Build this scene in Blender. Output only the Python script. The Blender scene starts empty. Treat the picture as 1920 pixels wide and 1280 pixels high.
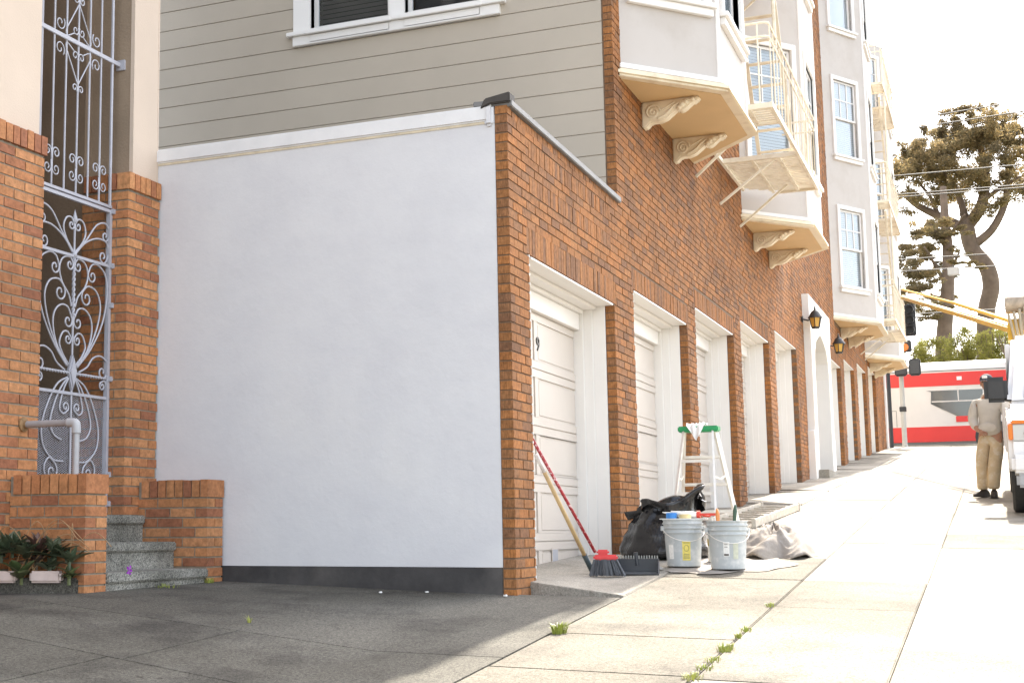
import bpy, bmesh, math, random
import numpy as np
from mathutils import Vector, Matrix
random.seed(11); rng = np.random.default_rng(5)
scene = bpy.context.scene
COL = scene.collection
R = math.radians

# ------------------------------------------------------------------ camera
cam_d = bpy.data.cameras.new('camera'); cam = bpy.data.objects.new('camera', cam_d); COL.objects.link(cam)
CAM = Vector((-9.564, -3.102, -0.012))
yaw, pitch, roll = R(24.66), R(7.59), R(-0.27)
fw = Vector((math.cos(yaw)*math.cos(pitch), math.sin(yaw)*math.cos(pitch), math.sin(pitch)))
r0 = Vector((math.sin(yaw), -math.cos(yaw), 0)); u0 = r0.cross(fw)
rt = math.cos(roll)*r0 + math.sin(roll)*u0; up = -math.sin(roll)*r0 + math.cos(roll)*u0
m = Matrix((rt, up, -fw)).transposed().to_4x4(); m.translation = CAM
cam.matrix_world = m
cam_d.sensor_width = 36; cam_d.lens = 2661.84/1920*36; cam_d.shift_x = 0.1615
cam_d.clip_start = 0.1; cam_d.clip_end = 3000
scene.camera = cam

# ------------------------------------------------------------------ sky and sun
SUN_EL, SUN_AZ_Y = R(49), -0.05            # the sun stands beyond the far end of the facade, a little to the street side
sd = Vector((1, SUN_AZ_Y, 0)).normalized()*math.cos(SUN_EL) + Vector((0, 0, math.sin(SUN_EL)))
world = bpy.data.worlds.new('World'); scene.world = world; world.use_nodes = True
nt = world.node_tree; nt.nodes.clear()
sky = nt.nodes.new('ShaderNodeTexSky'); sky.sky_type = 'NISHITA'; sky.sun_disc = False
sky.sun_elevation = SUN_EL; sky.sun_rotation = math.atan2(sd.x, sd.y)
sky.air_density = 1.0; sky.dust_density = 2.2; sky.ozone_density = 1.0
bg = nt.nodes.new('ShaderNodeBackground'); bg.inputs[1].default_value = 0.15
wo = nt.nodes.new('ShaderNodeOutputWorld')
hs = nt.nodes.new('ShaderNodeHueSaturation'); hs.inputs['Saturation'].default_value = .55
tint = nt.nodes.new('ShaderNodeMix'); tint.data_type = 'RGBA'; tint.blend_type = 'MULTIPLY'; tint.inputs[0].default_value = 1; tint.inputs[7].default_value = (1.05, 1.0, .94, 1)
nt.links.new(sky.outputs[0], hs.inputs['Color']); nt.links.new(hs.outputs[0], tint.inputs[6]); nt.links.new(tint.outputs[2], bg.inputs[0]); nt.links.new(bg.outputs[0], wo.inputs[0])
sl = bpy.data.lights.new('sun', 'SUN'); sl.energy = 2.7; sl.angle = R(0.55); sl.color = (1, .93, .82)
so = bpy.data.objects.new('sun', sl); COL.objects.link(so)
so.rotation_euler = sd.to_track_quat('Z', 'Y').to_euler()
vs = scene.view_settings
vs.view_transform = 'Standard'; vs.look = 'None'; vs.exposure = 2.38; vs.gamma = 1; vs.use_curve_mapping = False
scene.render.engine = 'CYCLES'
scene.cycles.max_bounces = 8; scene.cycles.diffuse_bounces = 5

# ------------------------------------------------------------------ helpers
class MB:
    def __init__(s): s.v = []; s.f = []
    def add(s, vs, fs):
        o = len(s.v); s.v += [tuple(v) for v in vs]; s.f += [tuple(i+o for i in f) for f in fs]; return s
    def box(s, x0, x1, y0, y1, z0, z1):
        return s.add([(x0,y0,z0),(x1,y0,z0),(x1,y1,z0),(x0,y1,z0),(x0,y0,z1),(x1,y0,z1),(x1,y1,z1),(x0,y1,z1)],
                     [(0,3,2,1),(4,5,6,7),(0,1,5,4),(1,2,6,5),(2,3,7,6),(3,0,4,7)])
    def obox(s, o, ax, ay, az, a0, a1, b0, b1, c0, c1):
        o = Vector(o); ax = Vector(ax); ay = Vector(ay); az = Vector(az)
        P = [o+ax*a+ay*b+az*c for c in (c0,c1) for a, b in ((a0,b0),(a1,b0),(a1,b1),(a0,b1))]
        return s.add(P, [(0,3,2,1),(4,5,6,7),(0,1,5,4),(1,2,6,5),(2,3,7,6),(3,0,4,7)])
    def bar(s, p, q, w, h=None, up=(0,0,1)):
        p = Vector(p); q = Vector(q); h = h or w; d = (q-p); L = d.length; d.normalize()
        u = Vector(up)
        if abs(d.dot(u)) > .98: u = Vector((1,0,0))
        a = d.cross(u).normalized(); b = a.cross(d)
        return s.obox(p, d, a, b, 0, L, -w/2, w/2, -h/2, h/2)
    def prism(s, poly, fn, d0, d1):
        n = len(poly); P = [fn(a, b, d0) for a, b in poly] + [fn(a, b, d1) for a, b in poly]
        F = [tuple(range(n))[::-1], tuple(range(n, 2*n))] + [(i, (i+1) % n, (i+1) % n+n, i+n) for i in range(n)]
        return s.add(P, F)
    def tube(s, pts, r, n=8, closed=False, cap=True):
        pts = [Vector(p) for p in pts]; N = len(pts); rr = r if isinstance(r, (list, tuple)) else [r]*N
        prev = None; P = []
        for i, p in enumerate(pts):
            if closed: t = pts[(i+1) % N]-pts[i-1]
            else: t = pts[min(i+1, N-1)]-pts[max(i-1, 0)]
            if t.length < 1e-9: t = Vector((0,0,1))
            t.normalize()
            if prev is None:
                a = t.cross(Vector((0,0,1)))
                if a.length < 1e-3: a = t.cross(Vector((1,0,0)))
            else:
                a = prev - t*prev.dot(t)
                if a.length < 1e-6: a = t.cross(Vector((0,0,1)))
            a.normalize(); prev = a; b = t.cross(a)
            for k in range(n):
                th = 2*math.pi*k/n; P.append(p+(a*math.cos(th)+b*math.sin(th))*rr[i])
        F = []
        for i in range(N if closed else N-1):
            j = (i+1) % N
            for k in range(n): F.append((i*n+k, i*n+(k+1) % n, j*n+(k+1) % n, j*n+k))
        if cap and not closed: F += [tuple(range(n))[::-1], tuple((N-1)*n+k for k in range(n))]
        return s.add(P, F)
    def lathe(s, prof, c, n=24, axis='Z'):
        c = Vector(c); P = []; N = len(prof)
        for r, h in prof:
            for k in range(n):
                th = 2*math.pi*k/n; a, b = r*math.cos(th), r*math.sin(th)
                P.append(c+(Vector((a,b,h)) if axis == 'Z' else Vector((a,h,b)) if axis == 'Y' else Vector((h,a,b))))
        F = []
        for i in range(N-1):
            for k in range(n): F.append((i*n+k, i*n+(k+1) % n, (i+1)*n+(k+1) % n, (i+1)*n+k))
        if prof[0][0] > 1e-5: F.append(tuple(range(n))[::-1])
        if prof[-1][0] > 1e-5: F.append(tuple((N-1)*n+k for k in range(n)))
        return s.add(P, F)
    def build(s, name, mat, parent=None, smooth=False, bevel=0, fixn=True, autos=None):
        me = bpy.data.meshes.new(name)
        o = Vector((0,0,0)); rt_ = parent
        while rt_ is not None:
            o = o + rt_.location; rt_ = rt_.parent
        me.from_pydata([(v[0]-o[0], v[1]-o[1], v[2]-o[2]) for v in s.v], [], s.f)
        me.validate()
        if fixn or bevel:
            bm = bmesh.new(); bm.from_mesh(me)
            if fixn:
                bmesh.ops.remove_doubles(bm, verts=bm.verts, dist=1e-5)
                bmesh.ops.recalc_face_normals(bm, faces=bm.faces)
            if bevel:
                es = [e for e in bm.edges if len(e.link_faces) == 2 and e.calc_face_angle(0) > .5]
                bmesh.ops.bevel(bm, geom=es, offset=bevel, segments=2, affect='EDGES', clamp_overlap=True)
            bm.to_mesh(me); bm.free()
        if smooth:
            me.shade_smooth()
            if autos: me.set_sharp_from_angle(angle=R(autos))
        ob = bpy.data.objects.new(name, me); COL.objects.link(ob)
        if mat: me.materials.append(mat)
        if parent: ob.parent = parent
        return ob
def tag(o, label=None, cat=None, group=None, kind=None):
    if label: o['label'] = label
    if cat: o['category'] = cat
    if group: o['group'] = group
    if kind: o['kind'] = kind
    return o
def thing(name, loc, label, cat, group=None):
    o = bpy.data.objects.new(name, None); COL.objects.link(o); o.location = loc; o.empty_display_size = .2
    return tag(o, label, cat, group)
def catmull(pts, k=6):
    P = [Vector(p) for p in pts]; out = []
    for i in range(len(P)-1):
        a = P[max(i-1,0)]; b = P[i]; c = P[i+1]; d = P[min(i+2,len(P)-1)]
        for j in range(k):
            t = j/k
            out.append(.5*((2*b)+(c-a)*t+(2*a-5*b+4*c-d)*t*t+(3*b-a-3*c+d)*t**3))
    out.append(P[-1]); return out

# ------------------------------------------------------------------ materials
def new_mat(name):
    m = bpy.data.materials.new(name); m.use_nodes = True; t = m.node_tree
    b = t.nodes['Principled BSDF']; return m, t, b
def N(t, kind, **kw):
    n = t.nodes.new(kind)
    for k, v in kw.items(): setattr(n, k, v)
    return n
def ramp(t, stops, interp='LINEAR'):
    n = t.nodes.new('ShaderNodeValToRGB'); cr = n.color_ramp; cr.interpolation = interp
    while len(cr.elements) < len(stops): cr.elements.new(.5)
    for e, (p, c) in zip(cr.elements, stops): e.position = p; e.color = (c[0], c[1], c[2], 1)
    return n
def pos(t): return t.nodes.new('ShaderNodeNewGeometry').outputs['Position']
def noise(t, scale, detail=4, rough=.55, vec=None, stretch=None):
    v = vec or pos(t)
    if stretch:
        mp = N(t, 'ShaderNodeMapping'); mp.inputs['Scale'].default_value = stretch; t.links.new(v, mp.inputs['Vector']); v = mp.outputs[0]
    n = N(t, 'ShaderNodeTexNoise'); n.inputs['Scale'].default_value = scale; n.inputs['Detail'].default_value = detail; n.inputs['Roughness'].default_value = rough
    t.links.new(v, n.inputs['Vector']); return n.outputs['Fac']
def mixc(t, fac, a, b, mode='MIX'):
    n = N(t, 'ShaderNodeMix', data_type='RGBA', blend_type=mode)
    for k, v in (('Factor', fac), ('A', a), ('B', b)):
        s = [i for i in n.inputs if i.name == k and (i.type == ('VALUE' if k == 'Factor' else 'RGBA'))][0]
        if isinstance(v, (int, float)): s.default_value = v
        elif isinstance(v, tuple): s.default_value = (v[0], v[1], v[2], 1)
        else: t.links.new(v, s)
    return [o for o in n.outputs if o.type == 'RGBA'][0]
def bump(t, b, h, strength=.3, dist=.01):
    n = N(t, 'ShaderNodeBump'); n.inputs['Strength'].default_value = strength; n.inputs['Distance'].default_value = dist
    t.links.new(h, n.inputs['Height']); t.links.new(n.outputs[0], b.inputs['Normal'])
def paint(name, col, rough=.5, var=.08, scale=3, bmp=.15, bscale=60, metal=0, dirt=None, dscale=1.2, spec=.4):
    m, t, b = new_mat(name)
    nz = noise(t, scale, 5)
    lo = tuple(c*(1-var) for c in col); hi = tuple(min(1, c*(1+var)) for c in col)
    rp = ramp(t, [(.3, lo), (.7, hi)]); t.links.new(nz, rp.inputs[0]); out = rp.outputs[0]
    if dirt:
        dz = noise(t, dscale, 8, .65); dr = ramp(t, [(.5, (0,0,0)), (.72, (1,1,1))]); t.links.new(dz, dr.inputs[0])
        out = mixc(t, dr.outputs[0], out, dirt)
    t.links.new(out, b.inputs['Base Color'])
    b.inputs['Roughness'].default_value = rough; b.inputs['Metallic'].default_value = metal
    b.inputs['Specular IOR Level'].default_value = spec
    if bmp: bump(t, b, noise(t, bscale, 4), bmp, .004)
    return m
def brick_mat(name, cols, grooves=False, rough=.85):
    m, t, b = new_mat(name)
    g = t.nodes.new('ShaderNodeNewGeometry'); oi = t.nodes.new('ShaderNodeObjectInfo')
    ad = N(t, 'ShaderNodeMath', operation='ADD'); fr = N(t, 'ShaderNodeMath', operation='FRACT')
    t.links.new(g.outputs['Random Per Island'], ad.inputs[0]); t.links.new(oi.outputs['Random'], ad.inputs[1]); t.links.new(ad.outputs[0], fr.inputs[0])
    n = len(cols); rp = ramp(t, [(i/n, c) for i, c in enumerate(cols)], 'CONSTANT'); t.links.new(fr.outputs[0], rp.inputs[0])
    nz = noise(t, 26, 6, .7); n2 = noise(t, 1.1, 3)
    r2 = ramp(t, [(.3, (.62,.6,.58)), (.72, (1.3,1.27,1.25))]); t.links.new(nz, r2.inputs[0])
    r3 = ramp(t, [(.32, (.74,.73,.74)), (.5, (1,1,1)), (.7, (1.12,1.1,1.06))]); t.links.new(n2, r3.inputs[0])
    c = mixc(t, 1.0, rp.outputs[0], r2.outputs[0], 'MULTIPLY'); c = mixc(t, 1.0, c, r3.outputs[0], 'MULTIPLY')
    t.links.new(c, b.inputs['Base Color']); b.inputs['Roughness'].default_value = rough; b.inputs['Specular IOR Level'].default_value = .25
    if grooves:
        sx = N(t, 'ShaderNodeSeparateXYZ'); t.links.new(g.outputs['Position'], sx.inputs[0])
        a2 = N(t, 'ShaderNodeMath', operation='ADD'); t.links.new(sx.outputs[0], a2.inputs[0]); t.links.new(sx.outputs[1], a2.inputs[1])
        cb = N(t, 'ShaderNodeCombineXYZ'); t.links.new(a2.outputs[0], cb.inputs[0])
        z2 = N(t, 'ShaderNodeMath', operation='MULTIPLY'); z2.inputs[1].default_value = .12; t.links.new(sx.outputs[2], z2.inputs[0]); t.links.new(z2.outputs[0], cb.inputs[2])
        gr = noise(t, 115, 3, .6, cb.outputs[0])
        gm = ramp(t, [(.35, (.72,.7,.7)), (.6, (1.1,1.1,1.1))]); t.links.new(gr, gm.inputs[0])
        c = mixc(t, 1.0, c, gm.outputs[0], 'MULTIPLY'); t.links.new(c, b.inputs['Base Color'])
        bump(t, b, gr, .9, .006)
    else: bump(t, b, nz, .5, .004)
    return m
def flat(name, col, rough=.5, metal=0, spec=.5):
    m, t, b = new_mat(name); b.inputs['Base Color'].default_value = (*col, 1); b.inputs['Roughness'].default_value = rough
    b.inputs['Metallic'].default_value = metal; b.inputs['Specular IOR Level'].default_value = spec; return m

M = {}
M['brick'] = brick_mat('tapestry_brick', [(0.333,0.153,0.058),(0.293,0.134,0.052),(0.363,0.169,0.066),(0.262,0.126,0.056),(0.347,0.151,0.054),(0.302,0.143,0.059),(0.221,0.113,0.059),(0.388,0.166,0.056),(0.322,0.146,0.054),(0.287,0.139,0.061),(0.363,0.159,0.056),(0.262,0.133,0.064)], True)
M['brick_l'] = brick_mat('tan_brick', [(0.490,0.233,0.103),(0.451,0.207,0.090),(0.519,0.255,0.116),(0.431,0.189,0.086),(0.470,0.224,0.099),(0.372,0.158,0.077),(0.500,0.242,0.112),(0.451,0.202,0.090),(0.323,0.136,0.073),(0.480,0.220,0.095)], False, .75)
M['mortar'] = paint('brown_mortar', (.17,.11,.07), .95, .2, 20, .4, 80)
M['mortar_l'] = paint('grey_mortar', (.27,.235,.18), .95, .2, 20, .4, 80)
M['white'] = paint('white_trim_paint', (.80,.775,.735), .42, .03, 2, .12, 90)
M['cream'] = paint('cream_trim_paint', (.76,.66,.49), .45, .04, 2, .12, 60, dirt=(.62,.5,.34), dscale=5)
M['soffit'] = paint('bounce_warmed_soffit_paint', (.62,.43,.22), .6, .05, 2, .1, 50)  # cream paint deepened to tan: warm bounce light put into the colour
M['door'] = paint('pale_door_paint', (.58,.52,.455), .4, .03, 2, .08, 60)
M['baywall'] = paint('warm_grey_stucco', (.52,.475,.43), .7, .03, 2, .2, 120, dirt=(.47,.42,.37), dscale=1.6)
M['siding'] = paint('beige_siding_paint', (.445,.388,.31), .5, .05, 1.2, .1, 70)
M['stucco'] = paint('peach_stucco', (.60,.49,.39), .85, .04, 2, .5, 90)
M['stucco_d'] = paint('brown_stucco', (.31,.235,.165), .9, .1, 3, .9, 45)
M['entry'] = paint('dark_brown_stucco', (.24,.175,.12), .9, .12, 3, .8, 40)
M['iron'] = paint('pale_grey_iron_paint', (.44,.44,.48), .45, .06, 10, .1, 60)
M['flash'] = paint('grey_flashing', (.19,.185,.18), .55, .15, 8, .3, 30)
M['tar'] = paint('dark_tar_flashing', (.055,.048,.042), .7, .2, 8, .3, 30)
M['roofing'] = paint('grey_roofing', (.2,.2,.2), .9, .2, 6, .3, 30)
M['alu'] = paint('aluminium', (.74,.71,.65), .4, .06, 14, .1, 80, metal=.35)
M['black'] = flat('black_rubber', (.02,.02,.021), .6)
M['lampmetal'] = flat('black_lamp_metal', (.03,.028,.026), .45)
M['glass_d'] = flat('window_glass', (.05,.055,.06), .06, 0, .8)
M['blind'] = paint('pale_blind', (.78,.78,.78), .6, .03, 5, 0)
# ================================================================== GROUND
def gz(x, y):
    if x > 38: return 2.507
    if y > 0 and x <= 0:
        t = min(y/2.33, 1); return (1-t)*(-.457+.078*max(x, -12))+t*(-.385+.01*max(x, -12))
    return -.457 + .078*x + (.03*min(y, 3.0) if y > 0 else .015*y)
def concrete(name, base, dark, spk=.5, patch=None):
    m, t, b = new_mat(name)
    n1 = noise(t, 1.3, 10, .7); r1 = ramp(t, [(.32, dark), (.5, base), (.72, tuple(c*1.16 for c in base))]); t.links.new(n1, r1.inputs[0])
    n2 = noise(t, 240, 2, .6); r2 = ramp(t, [(.36, (1-spk,)*3), (.5, (1,1,1)), (.68, (1+spk*.5,)*3)]); t.links.new(n2, r2.inputs[0])
    c = mixc(t, 1, r1.outputs[0], r2.outputs[0], 'MULTIPLY')
    n3 = noise(t, 9, 9, .75); r3 = ramp(t, [(.60, (1,1,1)), (.74, (.72,.7,.66))]); t.links.new(n3, r3.inputs[0])
    c = mixc(t, 1, c, r3.outputs[0], 'MULTIPLY')
    n5 = noise(t, 62, 4, .75); r5 = ramp(t, [(.36, (1-spk*.85,)*3), (.52, (1,1,1)), (.66, (1+spk*.55,)*3)]); t.links.new(n5, r5.inputs[0]); c = mixc(t, 1, c, r5.outputs[0], 'MULTIPLY')
    n4 = noise(t, .55, 4, .5, stretch=(1, 1.6, 1)); r4 = ramp(t, [(.42, (.78,.77,.75)), (.6, (1.05,1.05,1.05))]); t.links.new(n4, r4.inputs[0])
    c = mixc(t, 1, c, r4.outputs[0], 'MULTIPLY')
    # cracks and gum spots
    ds = N(t, 'ShaderNodeTexNoise'); ds.inputs['Scale'].default_value = 2.2; ds.inputs['Detail'].default_value = 6; t.links.new(pos(t), ds.inputs['Vector'])
    va = N(t, 'ShaderNodeVectorMath', operation='MULTIPLY_ADD'); va.inputs[1].default_value = (.9, .9, .9); t.links.new(ds.outputs['Color'], va.inputs[0]); t.links.new(pos(t), va.inputs[2])
    vo = N(t, 'ShaderNodeTexVoronoi', feature='DISTANCE_TO_EDGE'); vo.inputs['Scale'].default_value = .33; t.links.new(va.outputs[0], vo.inputs['Vector'])
    rc = ramp(t, [(.0, (.78,.77,.75)), (.002, (.85,.84,.82)), (.0035, (1,1,1))]); t.links.new(vo.outputs['Distance'], rc.inputs[0]); c = mixc(t, 1, c, rc.outputs[0], 'MULTIPLY')
    vg = N(t, 'ShaderNodeTexVoronoi'); vg.inputs['Scale'].default_value = 1.9; t.links.new(pos(t), vg.inputs['Vector'])
    rg = ramp(t, [(.0, (.45,.43,.42)), (.028, (.5,.48,.47)), (.04, (1,1,1))]); t.links.new(vg.outputs['Distance'], rg.inputs[0]); c = mixc(t, 1, c, rg.outputs[0], 'MULTIPLY')
    oi = t.nodes.new('ShaderNodeObjectInfo'); ro = ramp(t, [(0, (.86,.855,.85)), (1, (1.1,1.1,1.09))]); t.links.new(oi.outputs['Random'], ro.inputs[0])
    c = mixc(t, 1, c, ro.outputs[0], 'MULTIPLY')
    t.links.new(c, b.inputs['Base Color']); b.inputs['Roughness'].default_value = .88; b.inputs['Specular IOR Level'].default_value = .25
    bump(t, b, n2, .35, .004); return m
M['conc'] = concrete('sidewalk_concrete', (.36,.335,.29), (.27,.25,.215), .35)
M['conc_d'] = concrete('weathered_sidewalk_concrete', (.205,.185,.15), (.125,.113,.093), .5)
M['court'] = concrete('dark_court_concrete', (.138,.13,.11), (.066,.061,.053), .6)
M['joint'] = paint('joint_dirt', (.09,.08,.065), .95, .3, 30, .3, 60)
M['asphalt'] = paint('asphalt', (.055,.055,.056), .9, .2, 20, .5, 90)
M['grass'] = paint('far_lawn', (.09,.1,.04), .95, .3, .6, .3, 8)

# one sheet to the horizon, following the slope of the street and flat beyond the crest
xs = [-400,-60,-20,-8,-4,0,4,8,12,16,20,24,28,32,36,38,60,120,400,1500]; ys = [-900,-200,-60,-20,-6.2,0,3,8,60,300,900]
b = MB(); nv = len(ys)
for x in xs:
    for y in ys: b.v.append((x, y, gz(max(x, -60), max(y, -20)) - .09))
for i in range(len(xs)-1):
    for j in range(nv-1): b.f.append((i*nv+j, (i+1)*nv+j, (i+1)*nv+j+1, i*nv+j+1))
tag(b.build('ground', M['joint']), kind='structure')

walk = bpy.data.objects.new('sidewalk', None); COL.objects.link(walk); tag(walk, kind='structure')
def slab(poly, mat, parent, lift=0, name='slab', th=.075, gap=.006):
    cx = sum(p[0] for p in poly)/len(poly); cy = sum(p[1] for p in poly)/len(poly)
    P = []
    for p in poly:
        dx, dy = p[0]-cx, p[1]-cy; L = math.hypot(dx, dy)
        P.append((p[0]-dx/L*gap*1.4, p[1]-dy/L*gap*1.4, p[2] if len(p) > 2 else gz(p[0], p[1])+lift))
    n = len(P); bb = MB(); bb.add([(x, y, z-th) for x, y, z in P]+P, [tuple(range(n))[::-1], tuple(range(n, 2*n))]+[(i, (i+1) % n, (i+1) % n+n, i+n) for i in range(n)])
    return bb.build(name, mat, parent, bevel=.006)
YJ = [-.72,-1.745,-2.585,-3.6,-4.7,-5.7]
cross = [[-9,-7.4,-5.9,-4.2,-2.72,-1.58,-.2,1.32,2.9,4.4,6.0,7.6,9.2,10.8,12.4,14,15.6,17.2,18.8,20.4,22,23.6,25.2,26.8,28.4,30,31.6,33.2,34.8,36.4,38],
         [-9,-7,-5.2,-2.78,-.18,1.3,4.35,6.1,8.3,10.4,12.5,14.6,16.7,18.8,21,23.2,25.4,27.6,29.8,32,34.2,36.2,38],
         [-9,-6.5,-4.1,-1.66,1.3,4.0,5.4,8.3,9.4,11.4,13.5,15.6,17.8,20,22.2,24.4,26.6,28.8,31,33.2,35.5,38],
         [-9,-6,-3,0,3,6,9,12,15,18,21,24,27,30,33,36,38],[-9,-6,-3,0,3,6,9,12,15,18,21,24,27,30,33,36,38]]
for k in range(5):
    ya, yb = YJ[k], YJ[k+1]; cr = cross[k]
    for i in range(len(cr)-1):
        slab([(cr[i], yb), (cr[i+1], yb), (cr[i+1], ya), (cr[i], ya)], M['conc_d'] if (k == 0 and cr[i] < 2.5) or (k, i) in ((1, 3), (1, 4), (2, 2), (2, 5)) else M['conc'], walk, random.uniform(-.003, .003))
# strip against the facade, an apron ramp before each garage
OPEN = [(.46,3.03,2.02),(3.78,6.34,2.27),(6.83,9.42,2.535),(10.02,12.6,2.81),(13.27,15.85,3.08),
        (20.95,23.4,3.52),(24.2,26.65,3.80),(27.5,29.95,4.06),(30.75,33.2,4.32)]
prev = None
edges = []
for (a, c, h) in OPEN: edges += [(a-.2, c+.2, h-2.34)]
x0 = .12
for i, (a, c, f) in enumerate(edges):
    if a > x0+.05 and i: slab([(x0, -.72), (a, -.72), (a, .12), (x0, .12)], M['conc'], walk)
    fl = gz(a, 0)+.05; fr = gz(c, 0)-.01
    a2 = a+(.05 if i else -.14)
    za = fl+.0 if i else -.325
    slab([(a2, -.72, gz(a2, -.72)+.002), (c, -.72, gz(c, -.72)+.002), (c, .5, fr), (a+.2 if i == 0 else a2, .5, za)], M['conc'], walk, name='apron', th=.2)
    x0 = c
slab([(x0, -.72), (38, -.72), (38, .12), (x0, .12)], M['conc'], walk)
# the darker court in front of the white wall and the neighbour's steps
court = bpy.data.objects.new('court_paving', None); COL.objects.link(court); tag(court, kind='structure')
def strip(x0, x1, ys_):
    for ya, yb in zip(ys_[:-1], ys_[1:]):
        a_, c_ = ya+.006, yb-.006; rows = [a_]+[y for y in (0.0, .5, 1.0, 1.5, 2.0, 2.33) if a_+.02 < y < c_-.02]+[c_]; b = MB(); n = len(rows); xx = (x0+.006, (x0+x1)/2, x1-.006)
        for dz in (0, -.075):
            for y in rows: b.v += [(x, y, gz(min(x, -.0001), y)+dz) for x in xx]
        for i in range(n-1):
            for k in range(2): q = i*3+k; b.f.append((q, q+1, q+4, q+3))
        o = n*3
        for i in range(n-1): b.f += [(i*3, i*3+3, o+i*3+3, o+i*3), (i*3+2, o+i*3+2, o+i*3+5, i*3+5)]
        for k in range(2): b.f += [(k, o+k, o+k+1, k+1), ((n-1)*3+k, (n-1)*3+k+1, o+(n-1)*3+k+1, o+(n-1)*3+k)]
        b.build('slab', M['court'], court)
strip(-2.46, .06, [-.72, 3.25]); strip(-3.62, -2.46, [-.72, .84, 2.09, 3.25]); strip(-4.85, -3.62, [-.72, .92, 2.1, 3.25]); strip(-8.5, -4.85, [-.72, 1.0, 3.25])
# cross street beyond the crest, and the park behind it
b = MB(); b.box(38.3, 52, -80, 60, 2.2, gz(38, 0)-.02); tag(b.build('cross_street', M['asphalt']), kind='structure')
b = MB(); b.box(38.0, 38.3, -80, 60, 2.2, gz(38, 0)+.03); tag(b.build('kerb', M['conc']), kind='structure')
b = MB(); b.box(52, 400, -200, 200, 2.0, gz(38, 0)+.06); tag(b.build('park_lawn', M['grass']), kind='structure')
# ================================================================== APARTMENT BUILDING
def glass_mat():
    m = bpy.data.materials.new('window_pane_glass'); m.use_nodes = True; t = m.node_tree; t.nodes.clear()
    o = N(t, 'ShaderNodeOutputMaterial'); mx = N(t, 'ShaderNodeMixShader'); tr = N(t, 'ShaderNodeBsdfTransparent'); gl = N(t, 'ShaderNodeBsdfGlossy')
    fr = N(t, 'ShaderNodeLayerWeight'); fr.inputs[0].default_value = .12; gl.inputs['Roughness'].default_value = .03
    tr.inputs[0].default_value = (.86,.9,.93,1)
    t.links.new(fr.outputs['Facing'], mx.inputs[0]); t.links.new(tr.outputs[0], mx.inputs[1]); t.links.new(gl.outputs[0], mx.inputs[2]); t.links.new(mx.outputs[0], o.inputs[0]); return m
M['pane'] = glass_mat()
M['dark'] = flat('unlit_room_shade', (.05,.045,.04), .9)
M['plaster'] = None
def plaster():
    m, t, b = new_mat('fresh_white_plaster')
    n1 = noise(t, .9, 6, .55); r1 = ramp(t, [(.3, (.61,.607,.618)), (.55, (.65,.647,.652)), (.75, (.67,.663,.656))]); t.links.new(n1, r1.inputs[0])
    n2 = noise(t, 2.4, 9, .7, stretch=(1, 1, 1.5)); r2 = ramp(t, [(.35, (.95,.95,.96)), (.6, (1,1,1))]); t.links.new(n2, r2.inputs[0])
    c = mixc(t, 1, r1.outputs[0], r2.outputs[0], 'MULTIPLY'); t.links.new(c, b.inputs['Base Color']); b.inputs['Roughness'].default_value = .6
    b.inputs['Specular IOR Level'].default_value = .3
    n3 = noise(t, 6, 9, .68); bump(t, b, n3, .4, .012); return m
M['plaster'] = plaster()
M['bandw'] = paint('bright_white_band', (.70,.695,.69), .5, .05, 6, .3, 20)
M['base'] = paint('dark_grey_base_paint', (.05,.047,.046), .75, .3, 5, .6, 30, dirt=(.10,.092,.085))

bld = thing('apartment_building', (18, 4, 0), 'brown brick apartment building with white garage openings, bay windows and white side wall', 'building')
CH, BW, JT = .0693, .205, .011
TOP = 13.3; XE = 36.4
BAYS = [(3.55,4.47,6.1,7.02),(10.55,11.55,13.2,14.2),(22.5,23.9,25.75,27.1),(30.2,31.5,33.2,34.5)]
PORT = (16.95, 20.35, 4.2)
# --- mortar backing, cut round the openings
b = MB()
spans = [(a, c, h) for a, c, h in OPEN] + [(PORT[0]+.25, PORT[1]-.25, 3.9)]
spans.sort(); x = 0.006
def top_at(x0): return 3.03 if x0 < 3.2 else TOP
def wallbox(x0, x1, z0, z1):
    for a, c in ((0, 3.256), (3.256, 99)):
        l, r = max(x0, a), min(x1, c)
        if r-l > .001: b.box(l, r, .008, .3, z0, min(z1, top_at(l)))
for a, c, h in spans:
    wallbox(x, a-.006, -1, TOP); wallbox(a-.006, c+.006, h+.006, TOP); x = c+.006
wallbox(x, XE, -1, TOP)
wall = b.build('brick_wall', M['mortar'], bld, fixn=False)
# --- bricks
bricks = []
def cutspan(u0, u1, blocks):
    segs = [(u0, u1)]
    for (a, c) in blocks:
        ns = []
        for (p, q) in segs:
            if c <= p or a >= q: ns.append((p, q)); continue
            if a-p > .02: ns.append((p, a))
            if q-c > .02: ns.append((c, q))
        segs = ns
    return segs
soldiers = [(a-.06, c+.06, h, h+3*CH) for a, c, h in OPEN]
deco = [(.5, 2.95, 2.50, 2.50+2*CH), (.5, 2.95, 2.77, 2.77+2*CH)]
cap = [(0.11, 3.25, 3.03-CH, 3.03)]
zones = soldiers + deco + cap
def blocks_for(z0, z1):
    zc = (z0+z1)/2; bl = []
    for a, c, h in OPEN:
        if zc < h: bl.append((a, c))
    for a, c, s0, s1 in zones:
        if s0-.002 < zc < s1: bl.append((a, c))
    if zc < PORT[2]: bl.append((PORT[0]+.05, PORT[1]-.05))
    if zc > 4.36:
        for p in BAYS: bl.append((p[0]+.05, p[3]-.05))
    if zc > 3.03: bl.append((-1, 3.25))
    return bl
k0 = int(-1.0/CH)
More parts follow.
